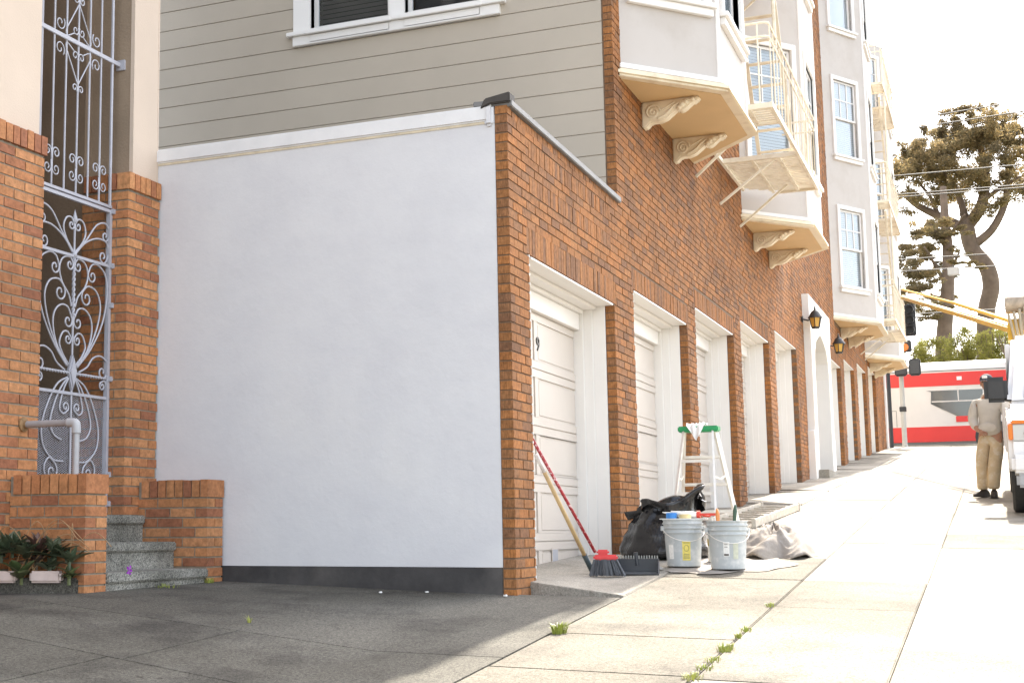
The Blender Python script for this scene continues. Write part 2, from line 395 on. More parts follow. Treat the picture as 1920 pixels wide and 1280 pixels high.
for k in range(k0, int(TOP/CH)):
    z0 = k*CH+JT/2; z1 = (k+1)*CH-JT/2
    off = (k % 2)*(BW+JT)/2
    bl = blocks_for(z0, z1)
    xs_ = 0.0 if z0 < 3.0 else 3.25
    u = xs_ - (BW+JT)/2*(1 if k % 2 else 0)
    while u < XE:
        a, c = max(u, xs_), min(u+BW, XE)
        # cut at the true ground
        if z1 > gz(a, 0)-.15 and c-a > .03:
            for p, q in cutspan(a, c, bl): bricks.append((p, q, z0, z1))
        u += BW+JT
for (a, c, s0, s1) in zones:
    n = int((c-a)/CH); w = (c-a)/n
    for i in range(n): bricks.append((a+i*w+JT*.35, a+(i+1)*w-JT*.35, s0+.003, s1-JT/2))
def vis(bk):                                   # the largest in view first
    x = (bk[0]+bk[1])/2; z = (bk[2]+bk[3])/2
    d = (Vector((x, 0, z))-CAM).length
    return d - (0 if z > gz(x, 0) else -5)
bricks.sort(key=vis)
me_b = bpy.data.meshes.new('brick')
tmp = MB(); tmp.box(-.5, .5, -.5, .5, -.5, .5); me_b.from_pydata(tmp.v, [], tmp.f); me_b.materials.append(M['brick'])
def brick_obj(x0, x1, y0, y1, z0, z1, parent, me=me_b, name='brick'):
    o = bpy.data.objects.new(name, me); COL.objects.link(o); o.parent = parent
    off = Vector((0,0,0)); p = parent
    while p is not None: off += p.location; p = p.parent
    o.location = Vector(((x0+x1)/2, (y0+y1)/2, (z0+z1)/2))-off; o.scale = (x1-x0, y1-y0, z1-z0); return o
for bk in bricks[:300]:
    j = random.uniform(-.0025, .0025)
    brick_obj(bk[0], bk[1], j, .092, bk[2]+random.uniform(-.001,.001), bk[3]+random.uniform(-.001,.001), wall).rotation_euler = (random.uniform(-.012,.012), random.uniform(-.006,.006), random.uniform(-.006,.006))
rest = bricks[300:]
A = np.array(rest); n = len(A); jy = rng.uniform(-.003, .003, n)
V = np.zeros((n, 8, 3)); 
for i, (xi, yi, zi) in enumerate([(0,0,0),(1,0,0),(1,1,0),(0,1,0),(0,0,1),(1,0,1),(1,1,1),(0,1,1)]):
    V[:, i, 0] = A[:, xi]; V[:, i, 1] = np.where(yi, .085, jy); V[:, i, 2] = A[:, 2+zi]
V -= np.array(bld.location)
Fb = np.array([(0,3,2,1),(4,5,6,7),(0,1,5,4),(1,2,6,5),(3,0,4,7)])
Fa = (Fb[None]+8*np.arange(n)[:, None, None]).reshape(-1, 4)
me = bpy.data.meshes.new('brick_courses'); me.from_pydata(V.reshape(-1, 3).tolist(), [], Fa.tolist()); me.materials.append(M['brick'])
bo = bpy.data.objects.new('brick_courses', me); COL.objects.link(bo); bo.parent = wall; bo['kind'] = 'stuff'

# --- white side wall, its dark base, the siding of the storey above
side = MB().box(.004, .14, .098, 7, -.27, 2.98).build('plaster_wall', M['plaster'], bld)
MB().box(-.018, .14, .135, 7, 2.94, 3.055).build('wall_band', M['bandw'], side, bevel=.012)
MB().box(-.002, .1, .14, 7, 2.922, 2.941).build('caulk_line', paint('yellowed_caulk', (.62,.54,.40), .7, .15, 12, .2), side)
MB().box(-.006, .12, .1, 7, -1.2, -.273).build('wall_base', M['base'], bld)
b = MB(); b.box(.1, 3.24, -.0, .0, 0, 0) if False else None
MB().box(.14, 3.26, .29, 12, 2.45, 2.6).build('wing_roof', M['roofing'], bld)
MB().box(.1, .3, .3, 7, 2.5, 3.0).build('parapet', M['plaster'], bld)
b = MB(); b.add([(0,-.035,3.035),(3.27,-.035,3.0),(3.27,.26,3.02),(0,.26,3.06),(0,-.035,3.085),(3.27,-.035,3.055),(3.27,.26,3.075),(0,.26,3.10)],
      [(0,3,2,1),(4,5,6,7),(0,1,5,4),(1,2,6,5),(2,3,7,6),(3,0,4,7)])
cop = b.build('coping', M['flash'], bld, bevel=.006)
b = MB(); b.prism([(-.03,3.06),(.12,3.06),(.20,3.03),(.165,3.105),(-.03,3.135)], lambda y, z, d: (d, y, z), -.03, .10)
b.build('coping_end', M['tar'], cop, bevel=.008)
MB().box(-.03, .1, .1, .17, 2.9, 3.06).build('corner_plaster', M['plaster'], side, bevel=.02)
SX = 3.25; P_ = .2165; zs = 3.479-8*P_
win_y = (1.10, 3.37); win_z = (5.03, 6.7)
for k in range(0, 54):
    z0 = zs+k*P_
    if z0 > TOP-.2 or z0+P_ < 2.4: continue
    pieces = [(.1, 8.5)]
    if win_z[0] < z0+P_*.9 and z0 < win_z[1]: pieces = [(.1, win_y[0]+.04), (win_y[1]-.04, 8.5)]
    for (ya, yb) in pieces:
        b = MB(); b.prism([(SX-.001, z0+.0015), (SX-.002, z0+.006), (SX+.0, z0+P_-.012), (SX+.006, z0+P_-.001), (SX+.05, z0+P_-.001), (SX+.05, z0+.0015)], lambda x_, z_, d: (x_, d, z_), ya, yb)
        b.build('siding_board', M['siding'], bld)
MB().box(SX+.03, XE-.1, .302, 12, 0, TOP).build('core_wall', M['siding'], bld) if False else None
b = MB(); b.box(SX+.04, SX+.12, .3, win_y[0]+.02, 2.4, TOP); b.box(SX+.04, SX+.12, win_y[1]-.02, 8.5, 2.4, TOP); b.box(SX+.04, SX+.12, win_y[0], win_y[1], 2.4, win_z[0]+.02); b.box(SX+.04, SX+.12, win_y[0], win_y[1], win_z[1]-.02, TOP)
b.box(SX+.5, XE, 11.8, 12, 0, TOP); b.box(XE-.2, XE, .3, 11.8, 0, TOP); b.box(SX, XE, .3, 12, TOP-.2, TOP)
b.build('back_wall', M['siding'], bld, fixn=False)
b = MB(); b.box(XE, XE+.5, -.04, .5, 1.5, TOP); b.build('corner_board', M['white'], bld)
b = MB(); b.tube([(XE+.6, -.1, 2.2), (XE+.6, -.1, 9)], .06, 8); b.build('downpipe', M['black'], bld)

# --- windows
def window(o, du, dn, u0, u1, z0, z1, lites=(3, 2), blind=True, trim=.09, parent=bld, darkback=.3, wallt=.12, slat=.045, shade=None):
    """o origin on wall face, du along the wall, dn outward normal"""
    o = Vector(o); du = Vector(du).normalized(); dn = Vector(dn).normalized(); dz = Vector((0,0,1))
    def ob(bb, a0, a1, n0, n1, c0, c1): bb.obox(o, du, dn, dz, a0, a1, n0, n1, c0, c1)
    b = MB(); ob(b, u0-trim, u0, -.06, .035, z0, z1+trim); ob(b, u1, u1+trim, -.06, .035, z0, z1+trim); ob(b, u0, u1, -.06, .033, z1, z1+trim)
    w = b.build('window', M['white'], parent, bevel=.006)
    b = MB(); ob(b, u0-trim-.04, u1+trim+.04, -.05, .085, z0-.05, z0); ob(b, u0-trim-.01, u1+trim+.01, -.02, .05, z0-.13, z0-.051)
    b.build('sill', M['white'], w, bevel=.005)
    zm = (z0+z1)/2
    for i, (a, c, d) in enumerate(((z0, zm+.02, -.055), (zm-.02, z1, -.02))):
        b = MB(); s = .045
        ob(b, u0, u0+s, d-.03, d, a, c); ob(b, u1-s, u1, d-.03, d, a, c); ob(b, u0+s, u1-s, d-.03, d-.001, a, a+s*(1.4 if i == 0 else .9)); ob(b, u0+s, u1-s, d-.03, d-.001, c-s, c)
        if i == 1 and lites:
            nx, nz = lites
            for q in range(1, nx): uu = u0+s+(u1-u0-2*s)*q/nx; ob(b, uu-.011, uu+.011, d-.025, d-.004, a+s*.9, c-s)
            for q in range(1, nz): zz = a+s+(c-a-2*s)*q/nz; ob(b, u0+s, u1-s, d-.024, d-.005, zz-.011, zz+.011)
        b.build('sash', M['white'], w)
        b = MB(); ob(b, u0+s*.7, u1-s*.7, d-.02, d-.014, a+s*.7, c-s*.7); b.build('pane', M['pane'], w)
    if blind:
        b = MB(); z = z0+.05
        while z < z1-.04:
            P = [o+du*u+dn*nn+dz*zz for u, nn, zz in ((u0+.03,-.105,z),(u1-.03,-.105,z),(u1-.03,-.085,z+slat*.72),(u0+.03,-.085,z+slat*.72))]
            b.add(P, [(0,1,2,3)]); z += slat
        b.build('blind', shade or M['blind'], w, fixn=False)
    b = MB(); ob(b, u0-.02, u1+.02, -darkback-.01, -darkback, z0-.05, z1+.05); b.build('room_shade_panel', M['dark'], w)  # flat dark panel in place of the interior, its shade put into the colour
    return w
def wallface(b, o, du, dn, L, z0, z1, wins, t=.12):
    o = Vector(o); du = Vector(du).normalized(); dn = Vector(dn).normalized(); dz = Vector((0,0,1))
    us = sorted(wins, key=lambda w: w[2]); z = z0
    for (u0, u1, a, c) in us:
        b.obox(o, du, dn, dz, 0, L, -t, 0, z, a); b.obox(o, du, dn, dz, 0, u0, -t, 0, a, c); b.obox(o, du, dn, dz, u1, L, -t, 0, a, c); z = c
    b.obox(o, du, dn, dz, 0, L, -t, 0, z, z1)
M['bronze_blind'] = paint('bronze_blind', (.19,.165,.14), .5, .05, 5, 0)
# the pair of windows in the siding wall
for ya, yb in ((2.28, 3.16), (1.31, 2.1)):
    window((SX, 0, 0), (0,1,0), (-1,0,0), ya, yb, win_z[0]+.12, win_z[1]-.1, None, ya > 2, trim=.0, slat=.05, shade=M['bronze_blind'])
b = MB(); b.box(SX-.03, SX+.06, 3.16, 3.37, win_z[0]+.12, win_z[1]); b.box(SX-.03, SX+.06, 2.1, 2.28, win_z[0]+.12, win_z[1]); b.box(SX-.03, SX+.06, 1.10, 1.31, win_z[0]+.12, win_z[1]); b.box(SX-.032, SX+.06, 1.31, 3.16, win_z[1]-.1, win_z[1])
tr = b.build('window_casing', M['white'], bld, bevel=.006)
b = MB(); b.box(SX-.075, SX+.05, 1.04, 3.43, win_z[0]+.075, win_z[0]+.12); b.box(SX-.045, SX+.05, 1.1, 3.37, win_z[0]-.03, win_z[0]+.074); b.build('casing_sill', M['white'], tr, bevel=.006)

# --- bay windows
BP = [(0,0),(.58,0),(.575,-.035),(.51,-.055),(.47,-.085),(.435,-.12),(.39,-.132),(.36,-.105),(.325,-.13),(.25,-.19),(.18,-.215),(.09,-.212),(.05,-.255),(.025,-.27),(0,-.265)]
def bracket(x, z, parent, depth=1.0):
    w = .065
    b = MB(); b.prism([(d*depth, zz*1.0) for d, zz in BP], lambda d, zz, t: (x+t, -d-.002, z+zz), -w, w)
    br = b.build('bracket', M['cream'], parent, bevel=.014, smooth=True, autos=50)
    b = MB()
    for s in (-1, 1):
        xx = x+s*(w+.004)
        sp = []
        for i in range(30):
            th = i/29*2.1*2*math.pi; r = .078*(1-i/33)
            sp.append((xx, -(.115+r*math.cos(th))*depth, z-.115+r*math.sin(th)))
        b.tube(sp, .011, 6)
        b.tube(catmull([(xx, -.16*depth, z-.19), (xx, -.25*depth, z-.15), (xx, -.33*depth, z-.075), (xx, -.42*depth, z-.04), (xx, -.5*depth, z-.035)], 5), .013, 6)
        b.tube(catmull([(xx, -.2*depth, z-.1), (xx, -.27*depth, z-.07), (xx, -.34*depth, z-.035)], 5), .01, 6)
        for dd, zz, r in ((.41,-.075,.035),(.45,-.05,.03),(.385,-.1,.028),(.52,-.03,.025)):
            b.lathe([(0,-r),(r*.7,-r*.7),(r,0),(r*.7,r*.7),(0,r)], (xx, -dd*depth, z+zz), 8)
    b.build('scroll', M['cream'], br, smooth=True)
FL = [(5.19, 6.92), (8.15, 9.88), (11.11, 12.84)]
for bi, (xa, xb, xc, xd) in enumerate(BAYS):
    pj = .78; zb = 4.29 if bi < 2 else 4.47
    pl = [(xa, 0), (xb, -pj), (xc, -pj), (xd, 0)]
    f0, f1 = zb-.0, TOP
    b = MB(); Ls = []
    fl = [(a+(zb-4.29)*.3, c+(zb-4.29)*.3) for a, c in FL]
    for i in range(3):
        p, q = Vector((*pl[i], 0)), Vector((*pl[i+1], 0)); du = (q-p).normalized(); dn = Vector((du.y, -du.x, 0)); L = (q-p).length
        ww = .42 if i != 1 else .55
        wins = [(L/2-ww, L/2+ww, a, c) for a, c in fl]
        if i == 2: wins = [(L/2-ww, L/2+ww, a, c) for a, c in fl]
        wallface(b, p, du, dn, L, zb+.02, TOP, wins); Ls.append((p, du, dn, L, wins))
    bay = b.build('bay_window', M['baywall'], bld, fixn=False)
    for (p, du, dn, L, wins) in Ls:
        for w in wins: window(p, du, dn, *w, parent=bay, lites=(3, 2) if bi > 1 else (3, 2))
    def off(d):
        q = [(xa-d*1.2, .0), (xb-d*.45, -pj-d), (xc+d*.45, -pj-d), (xd+d*1.2, .0)]; return q
    b = MB(); b.prism(off(.07), lambda x_, y_, z_: (x_, y_-.001, z_), zb, zb+.085); b.build('base_moulding', M['cream'], bay, bevel=.01)
    b = MB(); b.prism(off(.045), lambda x_, y_, z_: (x_, y_-.001, z_), zb+.086, zb+.15); b.build('base_moulding', M['white'], bay, bevel=.012)
    b = MB(); b.prism(off(.095), lambda x_, y_, z_: (x_, y_-.001, z_), zb-.005, zb-.0005); b.prism(off(.095), lambda x_, y_, z_: (x_, y_-.001, z_), zb+.03, zb+.06); b.build('fascia', M['cream'], bay, bevel=.004)
    b = MB(); b.prism(off(-.0), lambda x_, y_, z_: (x_, y_-.001, z_), zb-.011, zb-.006); b.build('bay_soffit', M['soffit'], bay)
    for bx in (xb-.02, xc-.16): bracket(bx, zb-.011, bay)
    # corner boards
    for i in (1, 2):
        b = MB(); q = pl[i]; b.tube([(q[0], q[1]+.012, zb+.15), (q[0], q[1]+.012, TOP)], .03, 8); b.build('corner_trim', M['white'], bay)

# --- garage openings
def text_mesh(txt, size, ext=.002):
    cu = bpy.data.curves.new('numeral', 'FONT'); cu.body = txt; cu.size = size; cu.extrude = ext; cu.align_x = 'CENTER'; cu.align_y = 'CENTER'
    to = bpy.data.objects.new('numeral_tmp', cu); COL.objects.link(to)
    bpy.context.view_layer.update()
    me = bpy.data.meshes.new_from_object(to.evaluated_get(bpy.context.evaluated_depsgraph_get())); bpy.data.objects.remove(to); return me
M['numeral'] = flat('black_numeral', (.02,.018,.016), .4)
for i, (a, c, h) in enumerate(OPEN):
    fz = h-2.6; dz1 = h-.235
    b = MB(); b.box(a+.001, a+.06, .088, .40, fz, h-.002); b.box(c-.03, c-.001, .088, .40, fz, h-.002)
    b.box(c-.055, c-.031, .2, .40, fz, h-.002); b.box(c-.085, c-.056, .28, .40, fz, h-.002)
    b.box(a+.061, c-.031, .004, .40, h-.02, h-.0025)
    b.box(a+.061, c-.056, .16, .40, h-.05, h-.021); b.box(a+.061, c-.086, .27, .40, h-.085, h-.051); b.box(a+.061, c-.086, .31, .40, dz1, h-.086)
    b.build('opening_trim', M['white'], bld, bevel=.004)
    if i < 4:
        b = MB(); k = int(h/CH)
        for kk in range(int((gz(a, 0))/CH), k+1): b.box(a-.009, a+.002, -.0035, .02, kk*CH-.009-random.random()*.004, kk*CH+.009)
        b.build('paint_edge', M['white'], bld)['kind'] = 'stuff'
    b = MB(); yd = .36; b.box(a+.05, c-.02, yd+.012, yd+.05, fz-.2, dz1+.05)
    dr = b.build('garage_door', M['door'], bld)
    rows, cols = 5, 2; W = (c-.02)-(a+.05); H = (dz1-fz+.0)/rows; wc = W/cols
    b = MB()
    for r in range(rows):
        z0 = dz1-(r+1)*H; z1 = dz1-r*H
        b.box(a+.05, c-.02, yd, yd+.011, z0+.004, z0+.07); b.box(a+.05, c-.02, yd, yd+.011, z1-.07, z1-.004)
        for q in range(cols+1):
            u = a+.05+q*wc; b.box(max(u-.05, a+.05), min(u+.05, c-.02), yd, yd+.011, z0+.07, z1-.07)
    b.build('rails', M['door'], dr, bevel=.003)
    if i < 5:
        for r in range(rows):
            for q in range(cols):
                z0 = dz1-(r+1)*H+.1; z1 = dz1-r*H-.1; u = a+.05+q*wc
                MB().box(u+.075, u+wc-.075, yd+.0065, yd+.0125, z0-.008, z1+.008).build('panel', M['door'], dr, bevel=.005)
        if i < 2:
            u = c-.02-.75*wc; MB().box(u, u+.19, yd-.003, yd+.003, fz+.53-.24, fz+.53-.11).build('vent', M['flash'] if False else M['door'], dr, bevel=.004)
            MB().box(u+.02, u+.17, yd-.0045, yd-.0035, fz+.53-.225, fz+.53-.125).build('vent_slot', paint('vent_grey', (.4,.4,.42), .6), dr)
    if i == 0:
        me9 = text_mesh('9', .17, .004); me9.materials.append(M['numeral'])
        o9 = bpy.data.objects.new('numeral', me9); COL.objects.link(o9); o9.parent = dr
        o9.rotation_euler = (R(90), 0, 0); o9.scale = (1.15, 1, 1); o9.location = Vector((1.80, yd-.004, 1.52))-bld.location

# --- entrance portal
px0, px1, pt = PORT
b = MB()
hw = (px1-px0)/2; xm = (px0+px1)/2
outer = [(-hw, pt), (-hw, 3.72), (-hw+.12, 3.60), (-hw+.12, 1.75), (-hw-.02, 1.72), (-hw-.02, .6)]
arch = [(-hw+.55, .6), (-hw+.55, 2.9), (-hw+.62, 3.2), (-hw+.85, 3.42), (-.3, 3.58), (0, 3.64)]
lp = outer + arch + [(0, pt)]
b.prism(lp, lambda u, z, d: (xm+u, d, z), -.12, .2)
b.prism([(-u, z) for u, z in lp][::-1], lambda u, z, d: (xm+u, d, z), -.12, .2)
po = b.build('entrance_portal', M['white'], bld, fixn=True, bevel=.01)
b = MB(); b.box(px0+.5, px0+.75, .2, .9, .6, 3.7); b.box(px1-.75, px1-.5, .2, .9, .6, 3.7); b.box(px0+.5, px1-.5, .86, .95, .6, 3.9); b.build('portal_recess', M['door'], po)
b = MB(); b.box(xm-.75, xm-.03, .8, .858, 1.1, 3.3); b.box(xm+.03, xm+.75, .8, .858, 1.1, 3.3); b.build('entrance_door', M['glass_d'], po)
b = MB(); b.box(px0+.3, px1-.3, -.3, .86, .4, gz(xm, 0)+.04); b.build('threshold', M['conc'], po)
# ================================================================== NEIGHBOUR'S HOUSE, STEPS, GATE
LB = 2.94
nb = thing('neighbour_house', (-2, 4, 0), 'peach stucco house with tan brick lower wall and gated entry', 'house')
me_l = bpy.data.meshes.new('brick'); me_l.from_pydata(tmp.v, [], tmp.f); me_l.materials.append(M['brick_l'])
def bev_unit(me):                     # a unit brick with softened arrises
    bm = bmesh.new(); bm.from_mesh(me); bmesh.ops.bevel(bm, geom=bm.edges[:], offset=.02, segments=1, affect='EDGES'); bm.to_mesh(me); bm.free()
CL = .0738
capz0, capz1 = 2.635, 2.765
# left wall and pier backing
wl = MB().box(-7, -1.535, LB+.007, LB+.35, -1, capz1-.01).build('brick_wall', M['mortar_l'], nb)
wp = MB().box(-.452, -.008, LB+.007, LB+.42, -.6, capz1-.01).build('brick_pier', M['mortar_l'], nb)
MB().box(-7, -1.56, LB+.03, LB+.35, capz1-.005, 9).build('stucco_wall', M['stucco'], nb)
MB().box(-.365, .0, LB+.025, LB+.06, capz1-.005, 9).build('stucco_pier', M['stucco'], nb)
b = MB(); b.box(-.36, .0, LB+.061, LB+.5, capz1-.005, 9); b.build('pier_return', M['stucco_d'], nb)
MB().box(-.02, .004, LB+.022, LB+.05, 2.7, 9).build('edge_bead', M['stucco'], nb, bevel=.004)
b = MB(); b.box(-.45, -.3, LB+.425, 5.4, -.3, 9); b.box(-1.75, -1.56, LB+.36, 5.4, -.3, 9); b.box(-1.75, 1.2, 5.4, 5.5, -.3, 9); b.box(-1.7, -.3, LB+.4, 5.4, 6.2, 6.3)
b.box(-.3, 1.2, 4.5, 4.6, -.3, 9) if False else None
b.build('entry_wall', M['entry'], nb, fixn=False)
MB().box(-1.6, -.44, 3.0, 5.4, -.6, .112).build('entry_floor', M['conc'], nb)
k = 0; z = -.62
while z < capz0-.01:
    z1 = min(z+CL-.012, capz0-.008); zz = z
    off = (k % 2)*.11
    u = -1.53
    first = True
    while u > -3.2:
        L = (.105 if (first and k % 2) else .21); first = False
        j = random.uniform(-.002, .002)
        if zz > .2 or u > -2.6: brick_obj(u-L, u, LB+j, LB+.1, zz, z1, wl, me_l)
        u -= L+.011
    # pier: front face two bricks, return face
    if k % 2: fr = [(-.46, -.355, 'c'), (-.344, -.134, 0), (-.123, -.004, 0)]
    else: fr = [(-.46, -.25, 'c'), (-.239, -.03, 0)]
    for a, c, kind in fr:
        dep = (.21 if k % 2 else .1) if kind == 'c' else .1
        j = random.uniform(-.002, .002)
        brick_obj(a, c, LB+j, LB+dep, zz, z1, wp, me_l)
    d0 = LB+(.221 if k % 2 else .111)
    while d0 < LB+.42:
        brick_obj(-.46, -.36, d0, min(d0+.205, LB+.43), zz, z1, wp, me_l); d0 += .216
    z += CL; k += 1
u = -1.525
while u > -3.0:
    brick_obj(u-.066, u, LB-.02, LB+.1, capz0, capz1+random.uniform(-.004,.004), wl, me_l, 'cap_brick'); u -= .078
u = -.468
while u < -.05:
    brick_obj(u, u+.066, LB-.02, LB+.1, capz0, capz1+random.uniform(-.004,.004), wp, me_l, 'cap_brick'); u += .0775
d0 = LB+.11
while d0 < LB+.4: brick_obj(-.475, -.36, d0, d0+.066, capz0, capz1, wp, me_l, 'cap_brick'); d0 += .0775

# brick wing walls beside the steps
def wing(x0, x1, y0, y1, ztop, label):
    w = thing('wing_wall', ((x0+x1)/2, (y0+y1)/2, gz(x0, y0)), label, 'brick wall', 'brick walls flanking the steps')
    core = MB().box(x0+.007, x1-.007, y0+.007, y1, -.75, ztop-.01).build('mortar_core', M['mortar_l'], w)
    zc = ztop-.128; y = y0-.008; xm_ = (x0+x1)/2
    while y < y1-.03:
        brick_obj(x0-.008, x1+.006, y, min(y+.063, y1), zc, ztop+random.uniform(-.006, .003), core, me_l, 'cap_brick'); y += .0745
    z1 = zc-.012; k = 0
    while z1 > gz(x0, y0)-.1:
        z0 = z1-(CL-.012)
        if k % 2: brick_obj(x0, x1, y0, y0+.1, z0, z1, core, me_l); ys_ = y0+.111
        else:
            brick_obj(x0, xm_-.006, y0, y0+.21, z0, z1, core, me_l); brick_obj(xm_+.006, x1, y0, y0+.21, z0, z1, core, me_l); ys_ = y0+.221
        while ys_ < y1-.02:
            brick_obj(x0, x0+.11, ys_, min(ys_+.21, y1), z0, z1, core, me_l); brick_obj(x1-.11, x1, ys_, min(ys_+.21, y1), z0, z1, core, me_l); ys_ += .221
        z1 -= CL; k += 1
    return w
wing(-.255, -.02, 2.33, LB-.002, .375, 'low tan brick wall beside the steps, touching the white wall')
wing(-1.82, -1.575, 2.33, LB-.002, .368, 'low tan brick wall between the planter and the steps')

# terrazzo steps
def terrazzo():
    m, t, b = new_mat('speckled_terrazzo')
    v = N(t, 'ShaderNodeTexVoronoi'); v.inputs['Scale'].default_value = 150; t.links.new(pos(t), v.inputs['Vector'])
    r1 = ramp(t, [(0, (.09,.088,.08)), (.3, (.3,.29,.26)), (.62, (.56,.54,.49)), (1, (.16,.155,.145))]);
    sp = N(t, 'ShaderNodeSeparateColor'); t.links.new(v.outputs['Color'], sp.inputs[0]); t.links.new(sp.outputs[0], r1.inputs[0])
    n1 = noise(t, 2.5, 6, .6); r2 = ramp(t, [(.35, (.42,.42,.39)), (.65, (.82,.82,.79))]); t.links.new(n1, r2.inputs[0])
    t.links.new(mixc(t, 1, r1.outputs[0], r2.outputs[0], 'MULTIPLY'), b.inputs['Base Color']); b.inputs['Roughness'].default_value = .8
    bump(t, b, v.outputs['Distance'], .3, .003); return m
M['terrazzo'] = terrazzo()
st = thing('front_steps', (-.9, 2.6, -.4), 'three speckled grey terrazzo steps between tan brick walls', 'steps')
for i, (yf, zt) in enumerate(((2.31, -.282), (2.59, -.086), (2.87, .114))):
    s = MB().box(-1.572, -.258, yf, yf+.40 if i < 2 else 3.25, zt-.068, zt).build('tread', M['terrazzo'], st, bevel=.01)
    MB().box(-1.57, -.26 if i else -.262, yf+.025, yf+.3, zt-.25, zt-.069).build('riser', M['terrazzo'], st)

# iron gate
GX, GY = -.93, 3.1
def gp(dx, z): return (GX+dx, GY, z)
gate = thing('iron_gate', (GX, GY, .13), 'pale grey wrought iron entry gate with scrollwork and mesh lower panel', 'gate')
b = MB()
for s in (-1, 1): b.box(GX+s*.452-.015, GX+s*.452+.015, GY-.018, GY+.018, .13, 2.47)
b.box(GX-.452, GX+.452, GY-.014, GY+.014, 2.45, 2.475); b.box(GX-.452, GX+.452, GY-.014, GY+.014, .14, .17)
b.build('frame', M['iron'], gate)
for z, r in ((2.03, .011), (1.0, .011)):
    b = MB(); b.box(GX-.44, GX+.44, GY-r, GY+r, z-r, z+r); b.build('crossbar', M['iron'], gate)
def twist(p, q, r, n):
    p = Vector(p); q = Vector(q); bb = MB(); d = (q-p).normalized(); a = d.cross(Vector((0,1,0))).normalized(); c = d.cross(a)
    for ph in (0, math.pi):
        bb.tube([p+(q-p)*(i/n)+(a*math.cos(ph+i*.9)+c*math.sin(ph+i*.9))*r*.55 for i in range(n+1)], r*.7, 5)
    return bb
twist(gp(-.44, 1.15), gp(.44, 1.15), .011, 90).build('twisted_bar', M['iron'], gate, smooth=True)
twist(gp(0, 2.02), gp(0, 1.58), .013, 40).build('twisted_bar', M['iron'], gate, smooth=True)
for za_, zb_ in ((1.58, 1.2), (1.05, .18), (2.03, 2.3)): MB().tube([gp(0, za_), gp(0, zb_)], .009, 6).build('centre_rod', M['iron'], gate)
b = MB(); b.lathe([(.0, 2.27), (.02, 2.29), (.022, 2.31), (.012, 2.345), (0, 2.39)], (GX, GY, 0), 8); b.lathe([(0, 2.02), (.022, 2.025), (.022, 2.06), (0, 2.065)], (GX, GY, 0), 8); b.build('finial', M['iron'], gate, smooth=True)
b = MB(); b.prism([(0, 1.30), (.05, 1.16), (0, 1.01), (-.05, 1.16)], lambda u, z, d: (GX+u, GY+d, z), -.022, .022); b.build('diamond_plate', M['iron'], gate, bevel=.012)
SC = [([(-0.048, 2.061), (0.051, 2.148), (0.093, 2.233), (0.059, 2.304), (-0.006, 2.319), (-0.048, 2.283), (-0.012, 2.262)], True), ([(-0.04, 2.055), (0.115, 2.191), (0.243, 2.317), (0.363, 2.356), (0.423, 2.314), (0.421, 2.256), (0.372, 2.255)], True), ([(-0.035, 2.056), (0.09, 2.155), (0.246, 2.215), (0.385, 2.211), (0.423, 2.139), (0.399, 2.07), (0.344, 2.089)], True), ([(-0.034, 1.647), (0.002, 1.728), (0.101, 1.819), (0.137, 1.917), (0.095, 1.994), (0.004, 2.018), (-0.038, 1.987), (-0.001, 1.958)], True), ([(0.015, 1.202), (0.195, 1.357), (0.347, 1.561), (0.412, 1.774), (0.39, 1.942), (0.279, 2.012), (0.187, 1.999), (0.142, 1.933), (0.197, 1.914)], True), ([(0.01, 1.201), (0.169, 1.354), (0.281, 1.537), (0.321, 1.697), (0.259, 1.804), (0.14, 1.829), (0.064, 1.775), (0.122, 1.735)], True), ([(0.0, 1.203), (0.143, 1.336), (0.204, 1.481), (0.187, 1.586), (0.107, 1.644), (0.017, 1.639), (-0.031, 1.579), (0.008, 1.535)], True), ([(-0.011, 1.214), (0.068, 1.282), (0.117, 1.363), (0.075, 1.442), (0.011, 1.454), (-0.038, 1.413), (0.005, 1.4)], True), ([(0.034, 1.166), (0.147, 1.215), (0.223, 1.287), (0.328, 1.317), (0.418, 1.282), (0.425, 1.214), (0.364, 1.196)], True), ([(0.426, 1.0), (0.428, 1.074), (0.401, 1.13), (0.34, 1.115), (0.367, 1.09)], True), ([(-0.003, 1.118), (0.127, 1.062), (0.235, 0.935), (0.319, 0.759), (0.298, 0.606), (0.171, 0.51), (.03,.5)], False), ([(-0.007, 1.113), (0.076, 1.043), (0.157, 0.929), (0.214, 0.782), (0.165, 0.689), (0.064, 0.654)], False), ([(-0.015, 1.109), (0.038, 1.039), (0.079, 0.953), (0.094, 0.879), (0.045, 0.846), (-0.019, 0.878), (0.018, 0.896)], True), ([(0.02, .2), (.12, .25), (.24, .36), (.28, .45), (.22, .52), (.14, .48), (.18, .42)], True)]
def scroll_path(pts, spiral, mir):
    P = [Vector(((a+.058)*.925, z)) for a, z in pts]
    if spiral:
        c = P[-1]; P = P[:-1]; last = P[-1]; v = last-c; t = (P[-1]-P[-2]); r = v.length; th = math.atan2(v.y, v.x)
        sgn = 1 if (v.x*t.y-v.y*t.x) > 0 else -1
        body = catmull([(p.x, p.y, 0) for p in P], 6)
        for i in range(1, 17):
            a = th+sgn*i/16*2*math.pi*1.15; rr = r*(1-.78*i/16); body.append(Vector((c.x+rr*math.cos(a), c.y+rr*math.sin(a), 0)))
    else: body = catmull([(p.x, p.y, 0) for p in P], 6)
    return [gp(mir*p.x, p.y) for p in body]
for pts, sp in SC:
    for mir in (1, -1):
        b = MB(); b.tube(scroll_path(pts, sp, mir), .0075, 6); b.build('scroll', M['iron'], gate, smooth=True)
